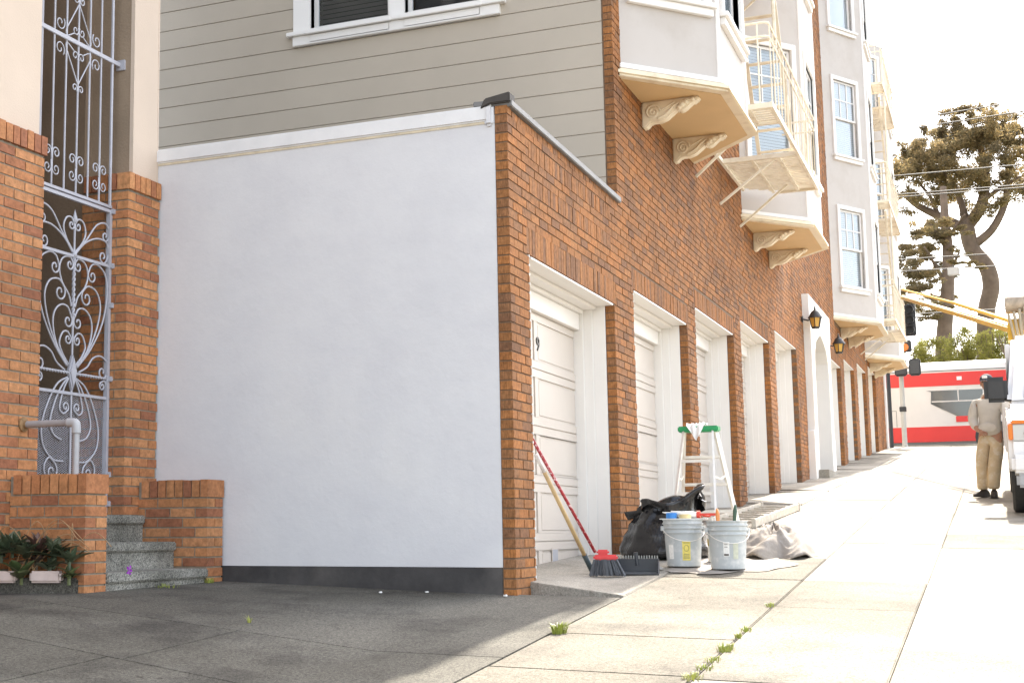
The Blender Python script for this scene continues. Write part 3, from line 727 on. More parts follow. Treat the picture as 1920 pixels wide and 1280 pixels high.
# mesh lower panel: diamond expanded metal as one part
b = MB(); s = .0265
x0, x1, z0, z1 = GX-.44, GX+.44, .17, .99
def clip_line(c, sl):
    pts = []
    for x in np.linspace(x0, x1, 3):
        pass
    # z = c + sl*(x-x0)
    xa, xb = x0, x1
    if sl > 0:
        xa = max(xa, x0+(z0-c)/sl); xb = min(xb, x0+(z1-c)/sl)
    else:
        xa = max(xa, x0+(z1-c)/sl); xb = min(xb, x0+(z0-c)/sl)
    return (xa, c+sl*(xa-x0), xb, c+sl*(xb-x0)) if xb-xa > .01 else None
for sl in (.5, -.5):
    c = z0-.5
    while c < z1+.5:
        r = clip_line(c, sl)
        if r: b.bar((r[0], GY+.012, r[1]), (r[2], GY+.012, r[3]), .0024, .0024)
        c += .0165
mp = b.build('mesh_panel', M['iron'], gate, fixn=False); mp['kind'] = 'stuff'
for z in (2.46, 2.03, 1.72, 1.15, .42, .2):
    b = MB(); b.box(GX+.46, GX+.50, GY-.012, GY+.012, z-.014, z+.014); b.box(GX+.445, GX+.478, GY-.045, GY-.012, z-.02, z+.02); b.build('hinge', M['iron'], gate, bevel=.004)
# fixed grille above the gate
gr = thing('transom_grille', (GX, GY, 2.5), 'pale grey iron bars with diamond and heart scrolls above the entry gate', 'grille')
for k in range(-3, 4):
    b = MB(); x = GX+k*.1515
    b.tube([(x, GY, 2.5), (x, GY, 4.9)], .0085 if abs(k) < 3 else .013, 6); b.build('bar', M['iron'], gr)
b = MB(); b.box(GX-.5, GX+.55, GY-.016, GY+.0, 3.655, 3.69); b.box(GX+.55, GX+.585, GY-.05, GY+.03, 3.63, 3.715); b.build('flat_bar', M['iron'], gr, bevel=.003)
b = MB(); b.box(GX-.5, GX+.5, GY-.012, GY+.012, 2.488, 2.51); b.build('bottom_rail', M['iron'], gr)
def spiral(cx, cz, r, th0, turns, sgn=1, tail=None):
    P = [] if tail is None else list(tail)
    for i in range(22):
        a = th0+sgn*i/21*2*math.pi*turns; rr = r*(1-.75*i/21); P.append((GX+cx+rr*math.cos(a), GY, cz+rr*math.sin(a)))
    return P
for mir in (1, -1):
    for (cx, cz) in ((0, 2.70), (.303, 2.70), (-.303, 2.70)):
        for sz in (1, -1):
            b = MB(); P = [(GX+cx+mir*p[0], GY, cz+sz*p[1]) for p in ((.008, .02), (.012, .06), (.04, .095))]
            c = (cx+mir*.05, cz+sz*.06)
            pts = [Vector((cx+mir*.006, GY, cz+sz*.0))] ; body = []
            for i in range(20):
                a = math.pi+i/19*2*math.pi*1.2; rr = .045*(1-.72*i/19); body.append((GX+cx+mir*(.052+rr*math.cos(a)), GY, cz+sz*(.062-rr*math.sin(a))))
            b.tube([(GX+cx+mir*.007, GY, cz)]+body, .0058, 5); b.build('scroll', M['iron'], gr, smooth=True)
    for flip, zc in ((1, 3.68), (-1, 3.66)):
        b = MB()
        pts = [(GX, GY, zc+flip*.31), (GX+mir*.09, GY, zc+flip*.17), (GX+mir*.158, GY, zc+flip*.06), (GX+mir*.14, GY, zc+flip*.02), (GX+mir*.06, GY, zc+flip*.06)]
        b.tube(catmull(pts, 5), .006, 5)
        for (cx, cz, r) in ((.04, .09, .04), (.04, .34, .035), (.235, .09, .06)):
            b.tube([(GX+mir*(cx+r*(1-.75*i/19)*math.cos(2.4+i/19*7.4)), GY, zc+flip*(cz+r*(1-.75*i/19)*math.sin(2.4+i/19*7.4))) for i in range(20)], .0058, 5)
        b.build('scroll', M['iron'], gr, smooth=True)
# pipe handrail on the wall between planter and steps
hr = thing('pipe_handrail', (-1.70, 2.5, .37), 'grey pipe handrail with elbow, fixed to the tan brick wall', 'handrail')
b = MB(); b.tube([(-1.70, LB-.005, .715), (-1.70, 2.53, .715)], .024, 12); b.tube([(-1.70, 2.50, .69), (-1.70, 2.50, .36)], .024, 12); b.build('pipe', paint('galvanised_pipe', (.36,.36,.37), .45, .1, 12, .1, 40, metal=.3), hr, smooth=True, autos=50)
b = MB(); b.tube(catmull([(-1.70, 2.57, .715), (-1.70, 2.52, .714), (-1.70, 2.503, .70), (-1.70, 2.50, .64)], 5), .031, 12); b.build('elbow', paint('elbow_grey', (.42,.42,.43), .5, .05, 10, .1), hr, smooth=True)
b = MB(); b.lathe([(.0, 0), (.05, .0), (.05, .012), (.03, .02), (.028, .035)], (-1.70, LB-.002, .715), 14, 'Y'); 
b.v = [(x, 2*(LB-.002)-y, z) for x, y, z in b.v]; b.build('flange', paint('rusty_flange', (.25,.15,.07), .8, .3, 25, .2), hr)
# things on the dark entry walls
def wallthing(name, x, z, w, h, label, cat, y=5.39, d=.1):
    t_ = thing(name, (x, y, z), label, cat)
    MB().box(x-w/2, x+w/2, y-d, y, z, z+h).build('case', M['black'], t_, bevel=.012)
    MB().box(x-w*.35, x+w*.35, y-d-.008, y-d, z+h*.2, z+h*.85).build('door_plate', flat(name+'_plate', (.035,.035,.037), .3), t_, bevel=.004)
wallthing('intercom_box', 1.0, 1.98, .26, .62, 'tall black box on the dark wall behind the iron gate', 'box')

# planter: kerb, stones, plants, dead stems
kb = MB(); ka = Vector((-1.835, 2.37)); kd = Vector((-.30, .95)).normalized(); kn = Vector((kd.y, -kd.x))
P = [ka, ka+kd*.585, ka+kd*.585+kn*.1, ka+kn*.1]
kerb = MB(); n_ = 4
kerb.add([(p.x, p.y, gz(p.x, p.y)-.1) for p in P]+[(p.x, p.y, -.305) for p in P], [(3,2,1,0),(4,5,6,7),(0,1,5,4),(1,2,6,5),(2,3,7,6),(3,0,4,7)])
tag(kerb.build('planter_kerb', M['court'], bevel=.012), 'low rough concrete kerb along the planter', 'kerb')
soil = MB(); soil.add([(-1.83,2.40,-.335),(-1.83,2.93,-.335),(-3.2,2.93,-.335),(-2.6,3.3,-.335) if False else (-2.3,2.93,-.335)], [(0,1,2,3)])
tag(MB().add([(-1.822,2.34,-.325),(-1.822,2.935,-.325),(-2.02,2.935,-.325),(-1.84,2.36,-.325)], [(0,1,2,3)]).build('planter_soil', paint('dark_soil', (.035,.028,.02), .95, .4, 30, .8, 40)), kind='structure')
def stone(x, y, L, ang, label):
    b = MB(); c, s = math.cos(ang), math.sin(ang)
    b.obox((x, y, -.335), (c, s, 0), (-s, c, 0), (0,0,1), -L/2, L/2, -.045, .045, 0, .075)
    o = b.build('edging_stone', paint('pink_stone', (.62,.5,.45), .85, .1, 12, .5, 30), bevel=.014); tag(o, label, 'stone', 'pale edging stones in the planter')
kk = ka+kd*.20; stone(kk.x-.01, kk.y, .21, math.atan2(kd.y, kd.x), 'pale pink edging stone in the planter, right one, nearest the steps')
kk = ka+kd*.50; stone(kk.x-.01, kk.y, .2, math.atan2(kd.y, kd.x), 'pale pink edging stone in the planter, left one, at the frame edge')
def leafmat(name, c1, c2):
    m, t, b = new_mat(name); oi = t.nodes.new('ShaderNodeObjectInfo'); r = ramp(t, [(0, c1), (1, c2)]); t.links.new(oi.outputs['Random'], r.inputs[0])
    n1 = noise(t, 25, 4); r2 = ramp(t, [(.3, (.7,.7,.7)), (.7, (1.25,1.25,1.25))]); t.links.new(n1, r2.inputs[0])
    t.links.new(mixc(t, 1, r.outputs[0], r2.outputs[0], 'MULTIPLY'), b.inputs['Base Color']); b.inputs['Roughness'].default_value = .5; return m
M['leafg'] = leafmat('succulent_green', (.06,.085,.045), (.12,.14,.085)); M['leafr'] = leafmat('reddish_leaf', (.14,.07,.06), (.11,.1,.07)); M['leafb'] = leafmat('broad_leaf', (.07,.1,.035), (.15,.17,.07))
def leaf_mesh(w, L, cup, th, mat):
    vs_ = []; fs = []; nu, nv_ = 6, 4
    for i in range(nu+1):
        t = i/nu; ww = w*math.sin(math.pi*min(1, .12+t*.88))**.7*(1 if t < .97 else .2)
        for j in range(nv_+1):
            s_ = j/nv_*2-1; vs_.append((s_*ww/2, t*L, cup*(s_*s_)*w*.35 - .25*L*t*t + th*(1-s_*s_)))
    for i in range(nu):
        for j in range(nv_): a = i*(nv_+1)+j; fs.append((a, a+1, a+nv_+2, a+nv_+1))
    me = bpy.data.meshes.new('leaf'); me.from_pydata(vs_, [], fs); me.shade_smooth(); me.materials.append(mat); return me
def plant(x, y, z, n, L, w, mat, label, tilt=(20, 75), name='succulent_plant', cup=.5, group=None):
    p = thing(name, (x, y, z), label, 'plant', group); me = leaf_mesh(w, L, cup, .006, mat)
    MB().tube([(x, y, z-.03), (x, y, z+L*.3)], .012, 6).build('stem', mat, p)
    for i in range(n):
        o = bpy.data.objects.new('leaf', me); COL.objects.link(o); o.parent = p
        t = i/n; el = R(tilt[0]+(tilt[1]-tilt[0])*t+random.uniform(-8, 8)); az = i*2.4+random.uniform(-.3, .3); s = random.uniform(.75, 1.1)*(1-.35*t)
        o.rotation_euler = (el, random.uniform(-.2, .2), az); o.location = (random.uniform(-.02,.02), random.uniform(-.02,.02), L*.12*t+random.uniform(0,.02)); o.scale = (s, s, s)
PG = 'plants in the neighbour planter'
def pk(a, q, dz=0): p = ka+kd*a+Vector((kd.y, -kd.x))*-q if False else ka+kd*a-kn*-q; return p
spots = [(.02, .12, 'leafg', 18, .16, .07, 'green succulent rosette against the brick wall end'), (.13, .2, 'leafg', 22, .19, .075, 'grey-green succulent rosette behind the right pink stone'),
         (.24, .24, 'leafr', 22, .19, .06, 'reddish succulent in the middle of the planter, leaning on the brick wall'), (.33, .18, 'leafg', 22, .19, .07, 'dark green succulent between the two pink stones'),
         (.37, .07, 'leafb', 7, .2, .13, 'broad-leaved plant with large pale green leaves at the kerb'), (.50, .2, 'leafg', 20, .22, .08, 'tall green succulent at the left frame edge'),
         (.03, .02, 'leafb', 6, .15, .085, 'small broad-leaved plant at the corner of the brick wall'), (.18, .09, 'leafg', 16, .13, .055, 'small low succulent just behind the right pink stone'),
         (.27, .12, 'leafr', 14, .14, .05, 'small reddish succulent above the pink stone'), (.42, .26, 'leafg', 20, .2, .07, 'succulent against the house wall at the left')]
for q_, (a, q, mt, n, L, w, lab) in enumerate(spots):
    p = ka+kd*a+Vector((.0, .1))*q
    plant(min(p.x, -1.885), p.y, -.32+(.0 if mt == 'leafb' else .03+.55*q*(1 if q > .1 else .4)), n, L, w, M[mt], lab, group=PG)
M['straw'] = paint('dry_stem', (.33,.2,.1), .8, .2, 30, 0)
for i in range(9):
    a = random.uniform(0, .5); p = ka+kd*a+Vector((-.02, .0)); h = random.uniform(.12, .3); q = p+kd*random.uniform(-.5, .45)+Vector((random.uniform(-.03,.05), random.uniform(-.12,.02)))
    b = MB(); b.tube(catmull([(p.x, p.y, -.3), ((p.x*2+q.x)/3, (p.y*2+q.y)/3, -.25+h*.75), ((p.x+2*q.x)/3, (p.y+2*q.y)/3, -.22+h), (q.x, q.y, -.22+h*.55)], 5), [.004]*16, 5) if False else b.tube(catmull([(p.x, p.y, -.3), ((p.x*2+q.x)/3, (p.y*2+q.y)/3, -.25+h*.75), ((p.x+2*q.x)/3, (p.y+2*q.y)/3, -.22+h), (q.x, q.y, -.22+h*.55)], 5), .003, 5)
    tag(b.build('dry_stem', M['straw'], smooth=True), 'thin dry brown stem arching over the planter succulents', 'stem', 'dry stems over the planter')
M['petal'] = flat('purple_petal', (.3,.01,.42), .5)
for (x, y, z, lab) in ((-1.39, 2.583, .0, 'purple petal caught on the riser of the top step'), (-1.33, 2.315, -.278, 'purple petal on the nose of the lowest step')):
    b = MB(); 
    for i in range(5):
        a = i*1.257; b.add([(x, y-.004, z+.0), (x+.03*math.cos(a-.4), y-.012, z+.03*math.sin(a-.4)+.01), (x+.036*math.cos(a), y-.006, z+.036*math.sin(a)+.01), (x+.03*math.cos(a+.4), y-.012, z+.03*math.sin(a+.4)+.01)], [(0,1,2,3)])
    tag(b.build('fallen_petal', M['petal']), lab, 'petal')
# ================================================================== FIRE ESCAPES AND LANTERNS
M['fe'] = paint('cream_iron_paint', (.76,.69,.55), .5, .06, 6, .1, 40, dirt=(.55,.46,.33), dscale=4)
def fire_escape(x0, x1, wa, wb, levels, hatch, label, yf=-1.02, rail=.97):
    t_ = thing('fire_escape', ((x0+x1)/2, -.5, levels[0]), label, 'fire escape', 'fire escapes on the facade')
    def wallx(x):  # how near to the facade the deck reaches at x (bays stand in the way)
        if x < wa: return -(wa-x)/(wa-x0)*.58-.04
        if x > wb: return -(x-wb)/(x1-wb)*.50-.04
        return -.04
    for li, z in enumerate(levels):
        b = MB(); b.box(x0, x1, yf, yf+.035, z-.03, z+.035); fr = b.build('deck_frame', M['fe'], t_)
        for xx in (x0, hatch[0], hatch[1], x1-.035):
            MB().box(xx, xx+.035, yf+.036, wallx(xx), z-.03, z+.03).build('deck_beam', M['fe'], fr)
        MB().box(wa, wb, -.07, -.035, z-.028, z+.028).build('deck_beam', M['fe'], fr)
        for (a, c) in ((x0+.06, hatch[0]-.03), (hatch[1]+.06, x1-.06)):
            x = a
            while x < c:
                MB().box(x, x+.05, yf+.036, wallx(x)-.03, z+.001, z+.012).build('slat', M['fe'], fr); x += .092
            for yy in (-.42, -.75): MB().box(a-.02, c, yy-.02, yy+.02, z-.026, z-.0015).build('stringer', M['fe'], fr)
        # railing
        zr = z+rail
        b = MB(); path = [(x0+.02, wallx(x0)-.02, zr), (x0+.02, yf+.06, zr), (x0+.06, yf+.02, zr), (x1-.06, yf+.02, zr), (x1-.02, yf+.06, zr), (x1-.02, wallx(x1)-.02, zr)]
        b.tube(path, .016, 6); rl = b.build('handrail', M['fe'], t_)
        b = MB(); b.tube([(p[0], p[1], zr-.16) for p in path], .013, 6); b.build('middle_rail', M['fe'], rl)
        x = x0+.12
        while x < x1-.05:
            MB().bar((x, yf+.02, z+.04), (x, yf+.02, zr), .013).build('baluster', M['fe'], rl); x += .27
        for xx in (x0+.02, x1-.02):
            y = yf+.14
            while y < wallx(xx)-.05:
                MB().bar((xx, y, z+.03), (xx, y, zr), .016).build('baluster', M['fe'], rl); y += .2
        for xx, top in ((wa+.12, -.62), (hatch[1]+.05, -.72), (wb-.1, -.66)):
            MB().bar((xx, top, z-.02), (xx, -.0, z-.55), .028).build('brace', M['fe'], t_)
        if li < len(levels)-1:
            z2 = levels[li+1]; xb, xt = hatch[1]+.9, hatch[0]+.35
            for yy in (-.85, -.42):
                MB().bar((xb, yy, z+.01), (xt, yy, z2), .05, .02).build('stair_stringer', M['fe'], t_)
            for q in range(1, 12):
                f = q/12; MB().box(xb+(xt-xb)*f-.05, xb+(xt-xb)*f+.05, -.84, -.43, z+(z2-z)*f-.008, z+(z2-z)*f+.004).build('tread', M['fe'], t_)
    for xx in (hatch[0]-.05,):
        MB().tube([(xx, yf+.03, levels[0]+.9), (xx, yf+.03, levels[-1]+1)], .022, 6).build('post', M['fe'], t_)
    return t_
fire_escape(6.45, 10.8, 7.08, 10.42, [4.70, 7.66], (7.15, 8.74), 'cream iron fire escape between the two nearest bay windows')
fire_escape(26.5, 30.9, 27.15, 30.15, [4.95, 7.85, 10.8], (27.3, 28.7), 'cream iron fire escape at the far end of the facade, before the corner')
M['amber'] = flat('amber_lamp_glass', (.62,.36,.08), .25)
def lantern(x, z, label):
    y = -.24; t_ = thing('wall_lantern', (x, 0, z), label, 'lantern', 'lanterns beside the entrance')
    b = MB(); b.lathe([(.0, 0), (.06, 0), (.06, .02), (.03, .03)], (x, -.035, z+.16), 12, 'Y'); b.tube([(x, -.03, z+.16), (x, -.12, z+.13), (x, -.15, z+.15), (x, -.16, z+.19)], .014, 8); b.build('bracket_arm', M['lampmetal'], t_)
    b = MB(); b.lathe([(.016, -.016), (.07, 0), (.105, .17), (.0, .17)], (x, y, z), 6); b.build('glass', M['amber'], t_)
    b = MB()
    for k in range(6):
        a = k*math.pi/3; b.bar((x+.072*math.cos(a), y+.072*math.sin(a), z), (x+.108*math.cos(a), y+.108*math.sin(a), z+.17), .014)
    b.build('cage', M['lampmetal'], t_)
    b = MB(); b.lathe([(.07, -.025), (.078, .0), (.07, .01)], (x, y, z), 6); b.build('base_ring', M['lampmetal'], t_); b = MB(); b.lathe([(.13, .166), (.125, .18), (.095, .225), (.07, .275), (.04, .30), (.024, .31)], (x, y, z), 12); b.build('cap', M['lampmetal'], t_, smooth=True, autos=40); b = MB(); b.lathe([(.012, .305), (.024, .325), (.01, .345), (.016, .36), (0, .385)], (x, y, z), 8)
    b.build('finial', M['lampmetal'], t_, smooth=True, autos=40)
lantern(16.75, 3.55, 'black wall lantern with amber glass left of the white entrance portal')
lantern(20.75, 3.55, 'black wall lantern with amber glass right of the white entrance portal')

# ================================================================== PAINTERS' THINGS
M['pail'] = paint('grey_pail_plastic', (.42,.445,.445), .45, .05, 6, .05, 40, dirt=(.66,.65,.62), dscale=9)
M['label_y'] = paint('yellow_label', (.72,.6,.14), .5, .12, 60, 0)
M['label_w'] = paint('white_label', (.75,.74,.7), .5, .1, 60, 0)
M['ink'] = flat('grey_ink', (.25,.22,.1), .6)
def patch(b, c, r, a0, a1, z0, z1, n=6):
    for i in range(n):
        t0 = a0+(a1-a0)*i/n; t1 = a0+(a1-a0)*(i+1)/n
        b.add([(c[0]+r(z)*math.cos(t), c[1]+r(z)*math.sin(t), c[2]+z) for t, z in ((t0, z0), (t1, z0), (t1, z1), (t0, z1))], [(0,1,2,3)])
def bucket(x, y, label, lab):
    z = gz(x, y)+.008; t_ = thing('plastic_bucket', (x, y, z), label, 'bucket', "painters' buckets")
    rad = lambda h: .131+.02*h/.37
    pr = [(.0, 0), (.125, 0), (.131, .006), (rad(.26), .26), (.156, .262), (.156, .272), (.149, .275), (rad(.3), .295), (.158, .298), (.158, .308), (.151, .311), (.152, .33), (.16, .333), (.16, .343), (.153, .346), (.153, .362), (.16, .365), (.16, .372), (.146, .372), (.142, .3), (.126, .02), (0, .02)]
    MB().lathe(pr, (x, y, z), 32).build('pail', M['pail'], t_, smooth=True, autos=40)
    b = MB(); b.tube([(x+.165*math.cos(a), y+.165*math.sin(a), z+.31-.02*abs(math.sin((a-2.2)*1)) if False else z+.30-.1*math.sin((a-2.0)/math.pi*math.pi)) for a in [2.0+math.pi*i/14 for i in range(15)]], .003, 5); b.build('bail_handle', M['alu'], t_)
    for a in (2.0, 2.0+math.pi): MB().lathe([(0, -.02), (.02, -.018), (.02, .018), (0, .02)], (x+.158*math.cos(a), y+.158*math.sin(a), z+.30), 8).build('ear', M['pail'], t_)
    rr = lambda h: rad(h)+.0015
    ca = -2.93
    if lab == 'y':
        b = MB(); patch(b, (x, y, z), rr, ca-.10+.02, ca+.38, .05, .2); l1 = b.build('label', M['label_y'], t_)
        b = MB(); r2 = lambda h: rad(h)+.003; am = ca+.15
        b.tube([(x+r2(.15)*math.cos(am+.13*math.cos(q)), y+r2(.15)*math.sin(am+.13*math.cos(q)), z+.145+.024*math.sin(q)) for q in [k*math.pi/8 for k in range(16)]], .002, 4, closed=True)
        for h in (.065, .075, .085, .097, .185): patch(b, (x, y, z), r2, ca-.02, ca+.32, h, h+.004, 4)
        b.build('label_print', M['ink'], l1)
        b = MB(); patch(b, (x, y, z), rr, ca-.95, ca-.6, .06, .17); b.build('label', M['label_w'], t_)
    else:
        b = MB(); patch(b, (x, y, z), rr, ca-.28, ca+.05, .10, .21); l1 = b.build('label', M['label_w'], t_)
        b = MB(); r2 = lambda h: rad(h)+.003; patch(b, (x, y, z), r2, ca-.25, ca+.0, .105, .12, 3); patch(b, (x, y, z), r2, ca-.22, ca-.05, .17, .174, 3); patch(b, (x, y, z), r2, ca-.22, ca-.05, .19, .194, 3); b.build('label_print', flat('dark_ink', (.1,.09,.08), .6), l1)
        b = MB(); patch(b, (x, y, z), rr, ca+.25, ca+.55, .08, .2); b.build('label', paint('faded_label', (.52,.53,.42), .5, .1, 40, 0), t_)
    return z
B1 = (1.99, -.755); B2 = (1.86, -1.125)
zb1 = bucket(*B1, 'grey plastic bucket with yellow label, beside the black rubbish bag', 'y')
zb2 = bucket(*B2, 'grey plastic bucket with small white label, right of the other one', 'w')
def roll(x, y, z, r, h, col, label):
    b = MB(); b.lathe([(r*.65, 0), (r, 0), (r, h), (r*.65, h), (r*.65, 0)], (x, y, z), 20)
    tag(b.build('tape_roll', flat('tape_'+label.split()[0], col, .5), bevel=0), label, 'tape', 'tape rolls on the bucket')
# a board of odds and ends lies across the mouth of the first bucket
sup = MB().box(B1[0]-.05, B1[0]+.09, B1[1]-.19, B1[1]+.175, zb1+.373, zb1+.379)
tag(sup.build('paint_tray_board', M['label_w'], bevel=.002), 'thin white board across the mouth of the left bucket', 'board')
zt = zb1+.380
roll(B1[0]-.01, B1[1]+.085, zt, .042, .045, (.03,.2,.55), 'blue roll of masking tape on the left bucket')
roll(B1[0]-.0, B1[1]-.02, zt, .048, .032, (.62,.5,.25), 'tan roll of masking tape on the left bucket')
cg = thing('caulking_gun', (B1[0]+.05, B1[1]-.1, zt), 'red caulking gun lying across the left bucket', 'caulking gun')
b = MB(); b.tube([(B1[0]+.05, B1[1]+.10, zt+.04), (B1[0]+.05, B1[1]-.12, zt+.028)], .024, 10); b.tube([(B1[0]+.05, B1[1]+.10, zt+.04), (B1[0]+.05, B1[1]+.17, zt+.05)], [.012, .003], 8); b.build('tube', M['label_w'], cg, smooth=True)
b = MB(); b.lathe([(.0, -.012), (.03, -.012), (.03, .012), (0, .012)], (B1[0]+.05, B1[1]-.12, zt+.03), 12, 'Y'); b.bar((B1[0]+.05, B1[1]-.12, zt+.03), (B1[0]+.05, B1[1]-.27, zt+.03), .03, .02); b.bar((B1[0]+.05, B1[1]-.16, zt+.02), (B1[0]-.03, B1[1]-.22, zt+.015), .02, .014); b.build('frame', flat('red_gun', (.5,.04,.02), .4), cg)
def brush(x, y, z, lean, col, label):
    t_ = thing('paint_brush', (x, y, z), label, 'brush', 'brushes standing in the bucket'); d = Vector((lean[0], lean[1], 1)).normalized(); p = Vector((x, y, z))
    b = MB(); b.tube([p+d*.12, p+d*.2, p+d*.26, p+d*.31, p+d*.36], [.016, .011, .014, .017, .008], 8); b.build('handle', flat('brush_'+label.split()[0], col, .4), t_, smooth=True)
    b = MB(); b.obox(p, (1,0,0), (0,1,0), d, -.03, .03, -.01, .01, .07, .13); b.build('ferrule', M['alu'], t_)
    b = MB(); b.obox(p, (1,0,0), (0,1,0), d, -.03, .03, -.009, .009, 0, .07); b.build('bristles', M['straw'], t_)
brush(B2[0]+.02, B2[1]+.06, zb2+.11, (.05, .05), (.55,.2,.05), 'orange-handled paint brush standing in the right bucket')
brush(B2[0]+.02, B2[1]-.03, zb2+.14, (.05, -.1), (.03,.07,.04), 'dark green-handled paint brush standing in the right bucket')
pc = thing('paint_can', (2.42, -.95, gz(2.42, -.95)), 'white metal paint can standing between the two buckets', 'paint can')
zc = gz(2.42, -.95)+.006
MB().lathe([(0, 0), (.083, 0), (.085, .004), (.083, .01), (.083, .185), (.086, .19), (.084, .196), (.07, .196), (.068, .19), (0, .19)], (2.42, -.95, zc), 24).build('can', M['label_w'], pc, smooth=True, autos=40)
MB().lathe([(.0838, .13), (.0838, .183)], (2.42, -.95, zc), 24).build('gold_band', paint('gold_band', (.45,.33,.08), .4, .1, 30, 0), pc)

# rubbish bag
def lumpy(name, fn, nu, nv_, mat, parent=None, closed_top=True):
    vs_ = []; fs = []
    for i in range(nu+1):
        for j in range(nv_): vs_.append(fn(i/nu, j/nv_*2*math.pi))
    for i in range(nu):
        for j in range(nv_): fs.append((i*nv_+j, i*nv_+(j+1) % nv_, (i+1)*nv_+(j+1) % nv_, (i+1)*nv_+j))
    fs.append(tuple(range(nv_))[::-1])
    b = MB(); b.add(vs_, fs); return b.build(name, mat, parent, smooth=True)
from mathutils import noise as mnoise
def bagmat():
    m, t, b = new_mat('black_plastic_bag'); b.inputs['Base Color'].default_value = (.012,.012,.013,1); b.inputs['Roughness'].default_value = .16; b.inputs['Specular IOR Level'].default_value = .45
    n1 = noise(t, 9, 5, .6, stretch=(1, 1, .45)); n2 = noise(t, 30, 4, .6)
    ad = N(t, 'ShaderNodeMath', operation='MULTIPLY_ADD'); ad.inputs[1].default_value = .25; t.links.new(n2, ad.inputs[0]); t.links.new(n1, ad.inputs[2])
    bump(t, b, ad.outputs[0], .35, .03); return m
M['bag'] = bagmat()
BC = Vector((2.72, -.44)); bz = gz(2.72, -.44)
def bagfn(t, th):
    prof = [(0, .30), (.04, .37), (.15, .385), (.35, .36), (.55, .31), (.72, .25), (.85, .225), (.93, .22), (1, .245)]
    for k in range(len(prof)-1):
        if prof[k][0] <= t <= prof[k+1][0]:
            f = (t-prof[k][0])/(prof[k+1][0]-prof[k][0]); f = f*f*(3-2*f); r = prof[k][1]*(1-f)+prof[k+1][1]*f; break
    z = .48*t
    c, s = math.cos(th), math.sin(th)
    fold = .022*math.sin(th*7+t*4)*t+.016*math.sin(th*13+2-t*5)*t*t
    nz_ = mnoise.noise(Vector((c*1.7, s*1.7, t*2.2+3)))*.06*(.4+.6*math.sin(math.pi*min(1, t+.1)))
    rr = r+fold+nz_
    # mouth tilts: high at the street side, drooping towards the wall
    x = BC.x+rr*c*.8+.05*t; y = BC.y+rr*s*1.0-.06*t*t
    if t > .8: z += (t-.8)/.2*(-.07*s + .05*math.sin(th*3+1))
    return (x, y, bz+z)
bag = thing('rubbish_bag', (BC.x, BC.y, bz), 'large black plastic rubbish bag with open crumpled mouth', 'rubbish bag')
lumpy('bag_body', bagfn, 36, 56, M['bag'], bag)
def rimfn(t, th):   # rolled-over mouth, falling outward
    x, y, z = bagfn(1, th); c, s = math.cos(th), math.sin(th); f = t
    flop = .05+.035*math.sin(th*2+.6)+.03*math.sin(th*5)
    return (x+c*(.012+flop*math.sin(f*2.2)*.9), y+s*(.012+flop*math.sin(f*2.2)*.9), z+.03*math.sin(f*3.1)-f*f*(.075+.05*math.sin(th+1.2)+.03*math.sin(4*th)))
vs_ = []; fs = []
for i in range(9):
    for j in range(56): vs_.append(rimfn(i/8, j/56*2*math.pi))
for i in range(8):
    for j in range(56): fs.append((i*56+j, i*56+(j+1) % 56, (i+1)*56+(j+1) % 56, (i+1)*56+j))
b = MB(); b.add(vs_, fs); b.build('bag_rim', M['bag'], bag, smooth=True)
for (th, dz, dy) in ((-1.2, .03, -.01), (1.5, -.02, .14)):      # ears of the mouth, one up on the street side, one drooping towards the wall
    b = MB(); p = Vector(bagfn(.97, th)); q = p+Vector((0, dy, dz))
    for c_, rx1, ry1, rz1 in ((p, .09, .056, .03), (q, .05, .018, .04)):
        for k in range(6):
            a = k*math.pi/3; b.v.append(tuple(c_+Vector((rx1*math.cos(a), ry1*math.sin(a), rz1*math.sin(a)))))
    for k in range(6): b.f.append((k, (k+1) % 6, 6+(k+1) % 6, 6+k))
    b.f.append(tuple(6+k for k in range(6))); b.build('bag_ear', M['bag'], bag, smooth=True)

# step ladder
ld = thing('step_ladder', (4.22, -.48, gz(4.22, -.48)), 'small aluminium step ladder with green top cap, standing open', 'ladder')
ZL = .965; LX, LYc = 4.22, -.49
M['green'] = paint('green_cap', (.02,.30,.10), .4, .1, 20, .1, 40)
MB().box(LX-.075, LX+.075, LYc-.19, LYc+.19, ZL-.055, ZL).build('top_cap', M['green'], ld, bevel=.01)
xf = LX+.42; xr = LX-.48
for s in (-1, 1):
    pt_ = Vector((LX+.04, LYc+s*.145, ZL-.03)); pf = Vector((xf, LYc+s*.285, gz(xf, LYc)+.01))
    b = MB(); b.bar(pt_, pf, .022, .062); b.build('rail', M['alu'], ld)
    MB().box(pf.x-.04, pf.x+.04, pf.y-.02, pf.y+.02, pf.z-.012, pf.z+.03).build('foot', M['black'], ld, bevel=.004)
    pr_ = Vector((LX-.04, LYc+s*.135, ZL-.03)); pb = Vector((xr, LYc+s*.215, gz(xr, LYc)+.01))
    b = MB(); b.bar(pr_, pb, .02, .035); b.build('rear_leg', M['alu'], ld)
    f = .42; a_ = pt_.lerp(pf, f); c_ = pr_.lerp(pb, f); mid = (a_+c_)/2+Vector((0, 0, -.03))
    b = MB(); b.bar(a_, mid, .012, .02); b.bar(mid, c_, .012, .02); b.build('spreader', M['alu'], ld)
for q in range(1, 4):
    f = q/4; a_ = Vector((LX+.04, LYc-.145, ZL-.03)).lerp(Vector((xf, LYc-.285, gz(xf, LYc))), f); c_ = Vector((LX+.04, LYc+.145, ZL-.03)).lerp(Vector((xf, LYc+.285, gz(xf, LYc))), f)
    MB().box(a_.x-.045, a_.x+.045, a_.y+.011, c_.y-.011, a_.z-.014, a_.z+.014).build('step', M['alu'], ld, bevel=.003)
